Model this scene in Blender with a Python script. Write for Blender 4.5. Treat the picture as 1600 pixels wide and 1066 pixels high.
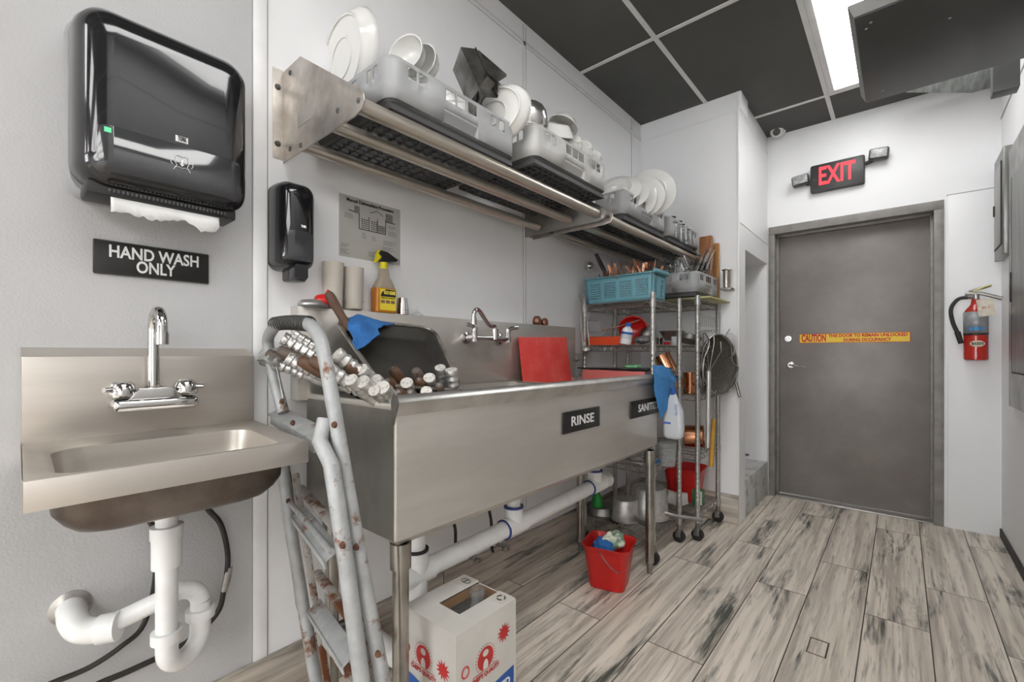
import bpy, bmesh, math, random
from mathutils import Vector, Matrix, noise
S = bpy.context.scene
for o in list(bpy.data.objects): bpy.data.objects.remove(o)
COL = S.collection
V = Vector
pi = math.pi
# ---------------------------------------------------------------- camera
FPX = 703.516
YAW, PIT, ROL = math.radians(40.81), 0.0, 0.0
CAM = V((1.414, 0.0, 1.072)); VC = 552.277
_F = V((-math.sin(YAW)*math.cos(PIT), math.cos(YAW)*math.cos(PIT), math.sin(PIT)))
_R = V((math.cos(YAW), math.sin(YAW), 0)); _U = _R.cross(_F)
_R2 = _R*math.cos(ROL)+_U*math.sin(ROL); _U2 = -_R*math.sin(ROL)+_U*math.cos(ROL)
cd = bpy.data.cameras.new('camera'); cam = bpy.data.objects.new('camera', cd); COL.objects.link(cam)
cd.sensor_width = 36; cd.lens = 36*FPX/1600; cd.shift_y = (VC-533)/1600; cd.clip_start = .02; cd.clip_end = 60
m = Matrix((_R2, _U2, -_F)).transposed().to_4x4(); m.translation = CAM
cam.matrix_world = m; S.camera = cam
def at(u, v, x=None, y=None, z=None):
    """world point seen at photo position u,v on the plane x=, y= or z="""
    d = _F+_R2*((u-800)/FPX)-_U2*((v-VC)/FPX)
    if x is not None: t = (x-CAM.x)/d.x
    elif y is not None: t = (y-CAM.y)/d.y
    else: t = (z-CAM.z)/d.z
    return CAM+d*t
# ---------------------------------------------------------------- world and view
w = bpy.data.worlds.new('world'); S.world = w; w.use_nodes = True
w.node_tree.nodes['Background'].inputs[0].default_value = (.95, .97, 1.0, 1)
w.node_tree.nodes['Background'].inputs[1].default_value = 6.0
S.view_settings.view_transform = 'Standard'; S.view_settings.look = 'None'
S.view_settings.gamma = 1; S.view_settings.use_curve_mapping = False
S.view_settings.exposure = 1.28
LIGHT = 4.0      # strength of the ceiling light panels
# ---------------------------------------------------------------- materials
MATS = {}
def mat(name, col, rough=.5, metal=0, var=None, nscale=8, bump=0, bscale=60, trans=0, alpha=1, emit=0, stretch=(1,1,1), vmin=.35, vmax=.65, coat=0, ior=1.45, rvar=0, thin=False):
    if name in MATS: return MATS[name]
    m = bpy.data.materials.new(name); m.use_nodes = True; nt = m.node_tree; N = nt.nodes; L = nt.links
    b = N['Principled BSDF']; b.inputs['Base Color'].default_value = (*col, 1)
    b.inputs['Roughness'].default_value = rough; b.inputs['Metallic'].default_value = metal
    b.inputs['Transmission Weight'].default_value = trans; b.inputs['IOR'].default_value = ior
    b.inputs['Alpha'].default_value = alpha; b.inputs['Coat Weight'].default_value = coat
    if emit:
        b.inputs['Emission Color'].default_value = (*col, 1); b.inputs['Emission Strength'].default_value = emit
    tc = N.new('ShaderNodeTexCoord'); mp = N.new('ShaderNodeMapping'); mp.inputs['Scale'].default_value = stretch
    L.new(tc.outputs['Object'], mp.inputs[0])
    nz = N.new('ShaderNodeTexNoise'); nz.inputs['Scale'].default_value = nscale; nz.inputs['Detail'].default_value = 6; nz.inputs['Roughness'].default_value = .6
    L.new(mp.outputs[0], nz.inputs[0])
    mr = N.new('ShaderNodeMapRange'); mr.inputs[1].default_value = vmin; mr.inputs[2].default_value = vmax
    L.new(nz.outputs[0], mr.inputs[0])
    v2 = var if var else tuple(c*.93 for c in col)
    mx = N.new('ShaderNodeMix'); mx.data_type = 'RGBA'
    mx.inputs[6].default_value = (*col, 1); mx.inputs[7].default_value = (*v2, 1)
    L.new(mr.outputs[0], mx.inputs[0]); L.new(mx.outputs[2], b.inputs['Base Color'])
    if rvar:
        r2 = N.new('ShaderNodeMapRange'); r2.inputs[3].default_value = rough-rvar; r2.inputs[4].default_value = rough+rvar
        L.new(nz.outputs[0], r2.inputs[0]); L.new(r2.outputs[0], b.inputs['Roughness'])
    if bump:
        n2 = N.new('ShaderNodeTexNoise'); n2.inputs['Scale'].default_value = bscale; n2.inputs['Detail'].default_value = 3
        L.new(mp.outputs[0], n2.inputs[0]); bp = N.new('ShaderNodeBump'); bp.inputs['Strength'].default_value = bump; bp.inputs['Distance'].default_value = .003
        L.new(n2.outputs[0], bp.inputs['Height']); L.new(bp.outputs[0], b.inputs['Normal'])
    MATS[name] = m; return m
def plank_mat(name, cross, bw=1.2, rh=.2, off=(0, .05), dark=1.0):
    """wood-look tile: boards run along y; cross = world axis across the boards"""
    m = bpy.data.materials.new(name); m.use_nodes = True; nt = m.node_tree; N = nt.nodes; L = nt.links
    b = N['Principled BSDF']; b.inputs['Roughness'].default_value = .45
    g = N.new('ShaderNodeNewGeometry'); sp = N.new('ShaderNodeSeparateXYZ'); L.new(g.outputs['Position'], sp.inputs[0])
    cb = N.new('ShaderNodeCombineXYZ')
    long = {'x': 'Y', 'z': 'Y', 'zx': 'X'}[cross]; cr = {'x': 'X', 'z': 'Z', 'zx': 'Z'}[cross]
    L.new(sp.outputs[long], cb.inputs[0]); L.new(sp.outputs[cr], cb.inputs[1])
    ad = N.new('ShaderNodeVectorMath'); ad.operation = 'ADD'; ad.inputs[1].default_value = (off[0]+20, off[1]*-1+20-.05+.0, 0)
    L.new(cb.outputs[0], ad.inputs[0])
    br = N.new('ShaderNodeTexBrick'); br.offset = .37; br.offset_frequency = 2
    br.inputs['Scale'].default_value = 1; br.inputs['Brick Width'].default_value = bw; br.inputs['Row Height'].default_value = rh
    br.inputs['Mortar Size'].default_value = .0022; br.inputs['Mortar Smooth'].default_value = .3
    br.inputs['Color1'].default_value = (0, 0, 0, 1); br.inputs['Color2'].default_value = (1, 1, 1, 1); br.inputs['Mortar'].default_value = (.5, .5, .5, 1)
    L.new(ad.outputs[0], br.inputs[0])
    mt = N.new('ShaderNodeMath'); mt.operation = 'MULTIPLY'; mt.inputs[1].default_value = 37.0; L.new(br.outputs['Color'], mt.inputs[0])
    def nz(sc, scl, det, dist=0):
        mp = N.new('ShaderNodeMapping'); mp.inputs['Scale'].default_value = sc; L.new(ad.outputs[0], mp.inputs[0])
        n = N.new('ShaderNodeTexNoise'); n.noise_dimensions = '4D'; n.inputs['Scale'].default_value = scl; n.inputs['Detail'].default_value = det; n.inputs['Distortion'].default_value = dist
        n.inputs['Roughness'].default_value = .62
        L.new(mp.outputs[0], n.inputs['Vector']); L.new(mt.outputs[0], n.inputs['W']); return n
    a = nz((.75, 5.2, 1), 1.6, 8, .7); c = nz((1.6, 26, 1), 3, 5, .3); e = nz((.5, 14, 1), 2.0, 3)
    s1 = N.new('ShaderNodeMix'); s1.data_type = 'RGBA'; s1.inputs[6].default_value = (.80, .72, .62, 1); s1.inputs[7].default_value = (.46, .40, .34, 1)
    r1 = N.new('ShaderNodeMapRange'); r1.inputs[1].default_value = .42; r1.inputs[2].default_value = .66; L.new(e.outputs[0], r1.inputs[0]); L.new(r1.outputs[0], s1.inputs[0])
    s2 = N.new('ShaderNodeMix'); s2.data_type = 'RGBA'; s2.inputs[7].default_value = (.25, .22, .185, 1)
    r2 = N.new('ShaderNodeMapRange'); r2.inputs[1].default_value = .53; r2.inputs[2].default_value = .74; L.new(c.outputs[0], r2.inputs[0]); L.new(r2.outputs[0], s2.inputs[0]); L.new(s1.outputs[2], s2.inputs[6])
    s3 = N.new('ShaderNodeMix'); s3.data_type = 'RGBA'; s3.inputs[7].default_value = (.05, .06, .052, 1)
    r3 = N.new('ShaderNodeMapRange'); r3.inputs[1].default_value = .525; r3.inputs[2].default_value = .60; r3.inputs[4].default_value = .93; L.new(a.outputs[0], r3.inputs[0])
    # streaks break into fine strokes
    r4 = N.new('ShaderNodeMapRange'); r4.inputs[1].default_value = .36; r4.inputs[2].default_value = .58; r4.inputs[3].default_value = .15; L.new(c.outputs[0], r4.inputs[0])
    mm = N.new('ShaderNodeMath'); mm.operation = 'MULTIPLY'; L.new(r3.outputs[0], mm.inputs[0]); L.new(r4.outputs[0], mm.inputs[1])
    L.new(mm.outputs[0], s3.inputs[0]); L.new(s2.outputs[2], s3.inputs[6])
    s4 = N.new('ShaderNodeMix'); s4.data_type = 'RGBA'; s4.inputs[7].default_value = (.04, .036, .03, 1)
    L.new(br.outputs['Fac'], s4.inputs[0]); L.new(s3.outputs[2], s4.inputs[6])
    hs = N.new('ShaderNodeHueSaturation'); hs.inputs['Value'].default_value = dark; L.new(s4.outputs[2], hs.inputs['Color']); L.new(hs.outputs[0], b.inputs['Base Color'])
    bp = N.new('ShaderNodeBump'); bp.inputs['Strength'].default_value = .25; bp.inputs['Distance'].default_value = .002; bp.invert = True
    L.new(br.outputs['Fac'], bp.inputs['Height']); L.new(bp.outputs[0], b.inputs['Normal'])
    return m
def rust_mat(name, base, rust, lo=.62, hi=.70, sc=5, rough=.5, metal=.0):
    m = mat(name, base, rough, metal, var=tuple(c*.8 for c in base), nscale=25, bump=.15, bscale=90)
    nt = m.node_tree; N = nt.nodes; L = nt.links; b = N['Principled BSDF']
    src = b.inputs['Base Color'].links[0].from_socket
    g = N.new('ShaderNodeNewGeometry'); n = N.new('ShaderNodeTexNoise'); n.inputs['Scale'].default_value = sc; n.inputs['Detail'].default_value = 10; n.inputs['Roughness'].default_value = .7
    L.new(g.outputs['Position'], n.inputs['Vector'])
    r = N.new('ShaderNodeMapRange'); r.inputs[1].default_value = lo; r.inputs[2].default_value = hi; L.new(n.outputs[0], r.inputs[0])
    x = N.new('ShaderNodeMix'); x.data_type = 'RGBA'; x.inputs[7].default_value = (*rust, 1); L.new(r.outputs[0], x.inputs[0]); L.new(src, x.inputs[6]); L.new(x.outputs[2], b.inputs['Base Color'])
    return m
STEEL = mat('brushed_stainless', (.68, .648, .60), .35, .72, var=(.575, .545, .50), nscale=3, stretch=(1, .5, 3), rvar=.05)
STEELE = mat('darker_end_stainless', (.36, .345, .32), .36, .8, var=(.24, .23, .21), nscale=4, stretch=(1, 1, .5), rvar=.08)
STEELL = mat('sink_leg_steel', (.44, .42, .39), .26, 1, var=(.30, .285, .26), nscale=14)
STEELH = mat('brushed_stainless_long', (.58, .54, .495), .36, .75, var=(.48, .445, .40), nscale=3.5, stretch=(1, .3, 3), rvar=.06)
STEELV = mat('worn_steel_plate', (.60, .565, .52), .38, .9, var=(.40, .36, .32), nscale=12, bump=.1, bscale=30, rvar=.1)
DSTEEL = mat('dark_worn_steel', (.33, .32, .30), .42, .9, var=(.20, .19, .18), nscale=9, rvar=.1)
CHROME = mat('chrome', (.62, .61, .60), .1, 1, nscale=20)
CHROMED = mat('dull_chrome_wire', (.50, .49, .47), .3, .9, var=(.3, .29, .27), nscale=30)
ALU = mat('cast_aluminium', (.66, .65, .63), .36, .85, var=(.48, .47, .45), nscale=40, bump=.1, bscale=80)
WHITE_P = mat('white_pvc', (.80, .80, .79), .3, 0, var=(.66, .65, .63), nscale=9, vmin=.5, vmax=.8)
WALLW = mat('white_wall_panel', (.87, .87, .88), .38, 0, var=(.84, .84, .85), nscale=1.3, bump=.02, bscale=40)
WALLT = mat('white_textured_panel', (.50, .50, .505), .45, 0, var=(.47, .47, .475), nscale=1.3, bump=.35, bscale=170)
BATTEN = mat('white_batten', (.88, .88, .885), .4, 0)
SEAM = mat('panel_seam_line', (.40, .40, .40), .6)
CEIL = mat('black_ceiling_tile', (.085, .085, .08), .8, 0, var=(.10, .10, .095), nscale=2)
GRID = mat('white_ceiling_grid', (.75, .75, .74), .5)
BLACKG = mat('black_gloss_plastic', (.012, .012, .014), .12, 0, coat=.5)
BLACKM = mat('black_matt_plastic', (.02, .02, .021), .45, 0)
RUBBER = mat('black_rubber', (.018, .017, .016), .5, 0, var=(.035, .032, .028), nscale=20)
RED = mat('red_plastic', (.62, .02, .018), .32, 0, var=(.5, .016, .015))
GREYR = mat('grey_rack_plastic', (.37, .375, .38), .42, 0, var=(.33, .335, .34))
DGREYR = mat('dark_grey_plastic', (.09, .09, .09), .5, 0)
PORC = mat('white_porcelain', (.76, .755, .735), .18, 0, var=(.73, .725, .70), nscale=4, coat=.3)
BRIGHT = mat('bright_steel', (.78, .77, .75), .2, .95, var=(.6, .59, .57), nscale=12)
COPPER = mat('copper', (.72, .35, .20), .22, 1, var=(.55, .24, .13), nscale=14)
COPPERD = mat('aged_copper', (.35, .17, .11), .35, .9, var=(.14, .07, .05), nscale=18)
WOODD = mat('dark_wood', (.13, .055, .028), .5, 0, var=(.07, .028, .015), nscale=10, stretch=(6, 6, 1))
WOODM = mat('brown_board_wood', (.33, .14, .055), .45, 0, var=(.22, .085, .035), nscale=8, stretch=(5, 5, .6))
CLEAR = mat('clear_plastic', (.92, .93, .93), .12, 0, trans=.9, ior=1.3)
GLASS = mat('clear_glass', (.97, .98, .98), .03, 0, trans=1, ior=1.4)
FROST = mat('frosted_plastic', (.80, .74, .66), .4, 0, trans=.35, ior=1.3)
WHITET = mat('white_print', (.80, .80, .80), .5)
BLACKT = mat('black_print', (.02, .02, .02), .5)
# ---------------------------------------------------------------- mesh builder
def frame(axis):
    a = V(axis).normalized(); r = V((0, 0, 1)) if abs(a.z) < .9 else V((1, 0, 0))
    x = r.cross(a).normalized(); return x, a.cross(x), a
class B:
    def __init__(s): s.bm = bmesh.new(); s.mi = 0
    def face(s, vs):
        try: f = s.bm.faces.new(vs); f.material_index = s.mi; return f
        except ValueError: return None
    def box(s, lo, hi, bev=0, M=None, seg=2):
        lo, hi = [min(a, b) for a, b in zip(lo, hi)], [max(a, b) for a, b in zip(lo, hi)]
        t = bmesh.new(); c = [t.verts.new((x, y, z)) for x in (lo[0], hi[0]) for y in (lo[1], hi[1]) for z in (lo[2], hi[2])]
        for q in ((0,1,3,2), (4,6,7,5), (0,4,5,1), (2,3,7,6), (0,2,6,4), (1,5,7,3)): t.faces.new([c[i] for i in q])
        if bev: bmesh.ops.bevel(t, geom=list(t.edges), offset=bev, segments=seg, profile=.5, affect='EDGES')
        s.add(t, M); return s
    def add(s, t, M=None):
        t.verts.ensure_lookup_table(); mp = {}
        for v in t.verts: mp[v] = s.bm.verts.new(M @ v.co if M else v.co)
        for f in t.faces: s.face([mp[v] for v in f.verts])
        t.free()
    def ring(s, c, x, y, r, n, r2=None): return [s.bm.verts.new(V(c)+x*(r*math.cos(2*pi*i/n))+y*((r2 or r)*math.sin(2*pi*i/n))) for i in range(n)]
    def bridge(s, a, b):
        n = len(a)
        for i in range(n): s.face([a[i], a[(i+1) % n], b[(i+1) % n], b[i]])
    def cyl(s, p0, p1, r, r2=None, n=20, cap=True):
        p0, p1 = V(p0), V(p1); x, y, a = frame(p1-p0); r2 = r if r2 is None else r2
        A = s.ring(p0, x, y, r, n); Bq = s.ring(p1, x, y, r2, n); s.bridge(A, Bq)
        if cap: s.face(A[::-1]); s.face(Bq)
        return s
    def lathe(s, prof, c=(0, 0, 0), axis=(0, 0, 1), n=32, sq=1.0):
        """prof: list of (radius, height); radius 0 closes"""
        x, y, a = frame(axis); c = V(c); prev = None
        for r, h in prof:
            p = c+a*h
            cur = [s.bm.verts.new(p)] if r < 1e-6 else s.ring(p, x, y, r, n, r*sq)
            if prev is not None:
                if len(prev) == 1 and len(cur) > 1:
                    for i in range(n): s.face([prev[0], cur[(i+1) % n], cur[i]])
                elif len(cur) == 1 and len(prev) > 1:
                    for i in range(n): s.face([prev[i], prev[(i+1) % n], cur[0]])
                elif len(cur) > 1: s.bridge(prev, cur)
            prev = cur
        return s
    def tube(s, pts, r, n=10, closed=False, cap=True, flat=1.0, rs=None):
        pts = [V(p) for p in pts]; N = len(pts); rings = []; x = None
        for i, p in enumerate(pts):
            if closed: t = pts[(i+1) % N]-pts[i-1]
            else: t = pts[min(i+1, N-1)]-pts[max(i-1, 0)]
            if t.length < 1e-9: t = V((0, 0, 1))
            t.normalize()
            if x is None: x, y, _ = frame(t)
            else:
                x = x-t*x.dot(t)
                if x.length < 1e-6: x, y, _ = frame(t)
                x.normalize(); y = t.cross(x)
            rr = rs[i] if rs else r
            rings.append(s.ring(p, x, y, rr, n, rr*flat))
        for i in range(N-1): s.bridge(rings[i], rings[i+1])
        if closed: s.bridge(rings[-1], rings[0])
        elif cap: s.face(rings[0][::-1]); s.face(rings[-1])
        return s
    def prism(s, poly, a0, a1, axis='y', bev=0):
        """poly of 2-D points in the other two axes (in xyz order), extruded along axis"""
        def mk(p, a):
            return {'x': (a, p[0], p[1]), 'y': (p[0], a, p[1]), 'z': (p[0], p[1], a)}[axis]
        t = bmesh.new(); A = [t.verts.new(mk(p, a0)) for p in poly]; Bq = [t.verts.new(mk(p, a1)) for p in poly]; n = len(poly)
        for i in range(n): t.faces.new([A[i], A[(i+1) % n], Bq[(i+1) % n], Bq[i]])
        t.faces.new(A[::-1]); t.faces.new(Bq)
        if bev: bmesh.ops.bevel(t, geom=list(t.edges), offset=bev, segments=2, profile=.5, affect='EDGES')
        s.add(t); return s
    def grid(s, f, nu, nv):
        g = [[s.bm.verts.new(f(i/nu, j/nv)) for j in range(nv+1)] for i in range(nu+1)]
        for i in range(nu):
            for j in range(nv): s.face([g[i][j], g[i+1][j], g[i+1][j+1], g[i][j+1]])
        return s
    def poly(s, pts): s.face([s.bm.verts.new(p) for p in pts]); return s
    def mat4(s, M): bmesh.ops.transform(s.bm, matrix=M, verts=s.bm.verts); return s
    def build(s, name, mats, parent=None, label=None, cat=None, group=None, kind=None, solid=0, sharp=38, sub=0, flip=False):
        me = bpy.data.meshes.new(name); bmesh.ops.remove_doubles(s.bm, verts=s.bm.verts, dist=1e-6)
        bmesh.ops.recalc_face_normals(s.bm, faces=s.bm.faces); s.bm.to_mesh(me); s.bm.free()
        for m in (mats if isinstance(mats, (list, tuple)) else [mats]): me.materials.append(m)
        me.shade_smooth(); me.set_sharp_from_angle(angle=math.radians(sharp))
        return link(name, me, parent, label, cat, group, kind, solid, sub)
def link(name, me, parent=None, label=None, cat=None, group=None, kind=None, solid=0, sub=0):
    o = bpy.data.objects.new(name, me); COL.objects.link(o)
    if parent is not None:
        o.parent = parent
        if parent.parent is None and parent.type == 'EMPTY' and 'free' not in parent: o.location = -parent.location
    tag(o, label, cat, group, kind)
    if solid: md = o.modifiers.new('thickness', 'SOLIDIFY'); md.thickness = solid; md.offset = 0
    if sub: md = o.modifiers.new('smooth', 'SUBSURF'); md.levels = sub; md.render_levels = sub
    return o
def tag(o, label=None, cat=None, group=None, kind=None):
    for k, v in (('label', label), ('category', cat), ('group', group), ('kind', kind)):
        if v: o[k] = v
    return o
def T(name, label, cat, loc=(0, 0, 0), group=None):
    o = bpy.data.objects.new(name, None); o.empty_display_size = .05; COL.objects.link(o); o.location = loc
    return tag(o, label, cat, group)
def dup(root, M, label=None, group=None):
    """copy of a thing built around the origin, moved by matrix M"""
    c = root.copy(); COL.objects.link(c); c.matrix_world = M
    def kids(a, b):
        for ch in list(a.children):
            d = ch.copy(); COL.objects.link(d); d.parent = b; kids(ch, d)
    kids(root, c)
    if label: c['label'] = label
    if group: c['group'] = group
    return c
def TR(loc, rx=0, ry=0, rz=0, s=1): return Matrix.Translation(V(loc)) @ Matrix.Rotation(rz, 4, 'Z') @ Matrix.Rotation(ry, 4, 'Y') @ Matrix.Rotation(rx, 4, 'X') @ Matrix.Scale(s, 4)
def AX(loc, axis, up=None):
    """matrix whose z axis points along axis"""
    x, y, a = frame(axis)
    if up is not None:
        y = V(up)-a*V(up).dot(a); y.normalize(); x = y.cross(a)
    m = Matrix((x, y, a)).transposed().to_4x4(); m.translation = V(loc); return m
def txt(s, size, loc, right, up, m, name, parent=None, fit=None, bold=.0, ext=.0004, lift=0, label=None, sp=1.0):
    """raised lettering; centred on loc; fit = total width"""
    cu = bpy.data.curves.new(name, 'FONT'); cu.body = s; cu.size = size; cu.align_x = 'CENTER'; cu.align_y = 'CENTER'; cu.extrude = ext; cu.offset = bold; cu.space_character = sp; cu.resolution_u = 3
    tmp = bpy.data.objects.new('t', cu); COL.objects.link(tmp); dg = bpy.context.evaluated_depsgraph_get(); dg.update()
    me = bpy.data.meshes.new_from_object(tmp.evaluated_get(dg)); bpy.data.objects.remove(tmp); bpy.data.curves.remove(cu)
    me.materials.clear(); me.materials.append(m)
    xs = [v.co.x for v in me.vertices]; wdt = max(xs)-min(xs); k = fit/wdt if fit else 1
    R = V(right).normalized(); Uq = V(up).normalized(); Nn = R.cross(Uq)
    for v in me.vertices: v.co = V(loc)+R*((v.co.x)*k)+Uq*v.co.y+Nn*(v.co.z+lift+ext)
    me.name = name
    return link(name, me, parent, label)
def arc(c, r, a0, a1, n, ax, ay): return [V(c)+V(ax)*(r*math.cos(a0+(a1-a0)*i/n))+V(ay)*(r*math.sin(a0+(a1-a0)*i/n)) for i in range(n+1)]
def spline(pts, n=6):
    pts = [V(p) for p in pts]; out = []
    for i in range(len(pts)-1):
        p0, p1, p2, p3 = pts[max(i-1, 0)], pts[i], pts[i+1], pts[min(i+2, len(pts)-1)]
        for k in range(n):
            t = k/n; out.append(.5*((2*p1)+(p2-p0)*t+(2*p0-5*p1+4*p2-p3)*t*t+(3*p1-p0-3*p2+p3)*t**3))
    return out+[pts[-1]]
def loft(b, secs, axis='x', n=5, cap=True):
    '''secs: (pos, u0, u1, v0, v1, r) rounded rectangles stacked along an axis'''
    prev = None; first = None
    for a, u0, u1, v0, v1, r in secs:
        ring = [b.bm.verts.new({'x': (a, p[0], p[1]), 'y': (p[0], a, p[1]), 'z': (p[0], p[1], a)}[axis]) for p in rrect(u0, u1, v0, v1, r, n)]
        if prev: b.bridge(prev, ring)
        else: first = ring
        prev = ring
    if cap: b.face(first[::-1]); b.face(prev)
    return b
def rrect(x0, x1, y0, y1, r, n=5):
    out = []
    for cx, cy, a in ((x1-r, y1-r, 0), (x0+r, y1-r, pi/2), (x0+r, y0+r, pi), (x1-r, y0+r, 3*pi/2)):
        for i in range(n+1): t = a+pi/2*i/n; out.append((cx+r*math.cos(t), cy+r*math.sin(t)))
    return out
X, Y, Z = V((1, 0, 0)), V((0, 1, 0)), V((0, 0, 1))
rnd = random.Random(7)
# ================================================================ the room
ZC, YP, XP, YD, XR, YB = 2.712, 3.056, .645, 3.862, 1.859, -5.6
G1, K1 = .448, 2.255
XW, YW = 4.70, -.19       # assumed unseen wing behind the camera, shaped so its lights reach the left wall
def struct(b, name, mats, **k): return b.build(name, mats, kind='structure', **k)
FL = plank_mat('wood_look_floor_tile', 'x')
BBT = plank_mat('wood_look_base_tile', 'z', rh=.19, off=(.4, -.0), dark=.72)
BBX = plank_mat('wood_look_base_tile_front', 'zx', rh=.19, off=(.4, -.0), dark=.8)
struct(B().box((-.1, YB-.1, -.08), (XR+.1, YD+.3, 0)).box((XR+.1, YB-.1, -.08), (XW+.1, YW+.1, 0)), 'floor', FL)
# ceiling: black lay-in tiles; the light cells stay open for the fixtures
xs = [G1+.61*(k-1) for k in range(9)]; ys = [K1+1.22*k for k in range(-7, 3)]
LIT = {(2, 7), (2, 5)} | {(i, j) for i in (0, 2) for j in (1, 3)} | {(i, j) for i in (4, 5, 6) for j in (2, 3)}
b = B()
for i in range(8):
    for j in range(9):
        if (i, j) in LIT: continue
        x0, x1 = max(xs[i], -.02), min(xs[i+1], XW+.02 if ys[j+1] <= -.1 else XR+.02); y0, y1 = max(ys[j], YB-.02), min(ys[j+1], YD+.02)
        if x1 > x0 and y1 > y0: b.box((x0, y0, ZC), (x1, y1, ZC+.02))
b.box((-.1, YB-.1, ZC+.12), (XR+.1, YD+.1, ZC+.14)).box((XR+.1, YB-.1, ZC+.12), (XW+.1, YW+.1, ZC+.14))
struct(b, 'ceiling', CEIL)
b = B()
for x in xs[4:8]: b.box((x-.012, YB, ZC-.004), (x+.012, YW, ZC+.002))
for x in xs[1:4]: b.box((x-.012, YB, ZC-.004), (x+.012, YD, ZC+.002))
for y in ys[1:9]: b.box((0, y-.012, ZC-.0035), (XR, y+.012, ZC+.002))
struct(b, 'trim_1', GRID)
# left wall: textured panel by the hand sink, smooth panels after the seam
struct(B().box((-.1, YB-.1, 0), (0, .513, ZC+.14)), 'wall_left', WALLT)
struct(B().box((-.1, .513, 0), (0, YD+.1, ZC+.14)), 'wall_left', WALLW)
b = B().box((-.001, .494, .18), (.004, .532, 2.70), .0015).box((-.001, 1.722, 1.0), (.0025, 1.740, 2.70), .001).box((-.001, 2.905, .18), (.0035, 2.930, 2.70), .001)
b.box((-.001, YB, 2.598), (.0025, YP, 2.620), .001)
struct(b, 'trim_2', BATTEN)
b = B()
for y in (.492, .534, 1.7205, 1.7415, 2.903, 2.932): b.box((0, y-.0008, .18), (.0022, y+.0008, 2.70))
for z in (2.597, 2.621): b.box((0, YB, z-.0007), (.002, YP, z+.0007))
struct(b, 'trim_3', SEAM)
# closet block that stands out from the left wall, with a recess in its side
b = B().box((0, YP, 0), (XP, YP+.165, ZC)).box((0, YP+.165, 1.750), (XP, YD+.1, ZC)).box((0, YP+.15, 0), (.30, YD+.1, 1.750)).box((.30, YD-.012, .2), (XP, YD+.1, 1.750))
struct(b, 'wall_closet', WALLW)
MARB = mat('scuffed_white_block', (.55, .55, .54), .5, 0, var=(.18, .17, .16), nscale=9, vmin=.5, vmax=.72, bump=.2)
struct(B().box((.30, YP+.15, 0), (XP+.004, YD, .25), .004), 'trim_4', MARB)
b = B().box((.02, YP-.004, 2.588), (XP+.004, YP, 2.602)).box((XP-.006, YP-.006, .19), (XP+.006, YP+.006, ZC-.002), .002)
b.box((XP, YP, 1.898), (XP+.003, YD, 1.912)).box((XP, YP, 2.585), (XP+.004, YD, 2.60)).box((XP, YP+.012, .2), (XP+.003, YP+.03, 1.9))
b.box((XP, YP-.004, 2.60), (XP+.018, YP+.16, ZC-.002), .003)
struct(b, 'trim_5', BATTEN)
# far wall around the door
DL, DR, DT = .702, 1.566, 1.962
b = B().box((XP-.05, YD, 0), (DL-.045, YD+.15, ZC+.14)).box((DR+.05, YD, 0), (XR+.1, YD+.15, ZC+.14)).box((DL-.045, YD, DT+.06), (DR+.05, YD+.15, ZC+.14))
struct(b, 'wall_far', WALLW)
b = B().box((DR+.068, YD-.012, 0), (XR, YD, 2.045), .001)
struct(b, 'trim_6', WALLW)
struct(B().box((DR+.063, YD-.013, 2.043), (XR, YD, 2.048)), 'trim_7', SEAM)
struct(B().box((XR, YW, 0), (XR+.1, YD+.15, ZC+.14)).box((XR+.1, YW, 0), (XW+.1, YW+.1, ZC+.14)).box((XW, YB-.1, 0), (XW+.1, YW, ZC+.14)), 'wall_right', WALLW)
struct(B().box((XR-.003, YW, 2.44), (XR, YD, 2.452)), 'trim_8', SEAM)
struct(B().box((-.1, YB-.1, 0), (XR+.1, YB, .5)).box((-.1, YB-.1, 2.4), (XR+.1, YB, ZC+.14)).box((-.1, YB-.1, .5), (.12, YB, 2.4)).box((XR-.12, YB-.1, .5), (XR+.1, YB, 2.4)).box((XR+.1, YB-.1, 0), (XW+.1, YB, ZC+.14)), 'wall_back', WALLW)
wn = T('fill_window_1', 'x', 'x', (.93, YB-.05, 1.4)); del wn['label'], wn['category']; tag(wn, kind='structure')  # unseen window added behind the camera to let world light in as fill
B().box((.12, YB-.06, .5), (.17, YB-.02, 2.4)).box((XR-.17, YB-.06, .5), (XR-.12, YB-.02, 2.4)).box((.17, YB-.06, .5), (XR-.17, YB-.02, .55)).box((.17, YB-.06, 2.35), (XR-.17, YB-.02, 2.4)).box((.90, YB-.06, .55), (.95, YB-.02, 2.35)).build('fill_window_frame', BATTEN, wn)
B().box((.17, YB-.045, .55), (.90, YB-.04, 2.35)).build('fill_window_pane', mat('fill_window_glass', (1, 1, 1), .0, trans=1, ior=1.0), wn)
B().box((.95, YB-.045, .55), (XR-.17, YB-.04, 2.35)).build('fill_window_pane', mat('fill_window_glass', (1, 1, 1), .0, trans=1, ior=1.0), wn)
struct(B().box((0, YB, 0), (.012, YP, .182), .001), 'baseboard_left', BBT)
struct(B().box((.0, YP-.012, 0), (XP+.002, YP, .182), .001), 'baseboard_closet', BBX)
struct(B().box((XR-.008, YW, 0), (XR, YD, .05), .001), 'baseboard_right', mat('dark_base_strip', (.03, .028, .025), .6))
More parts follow.
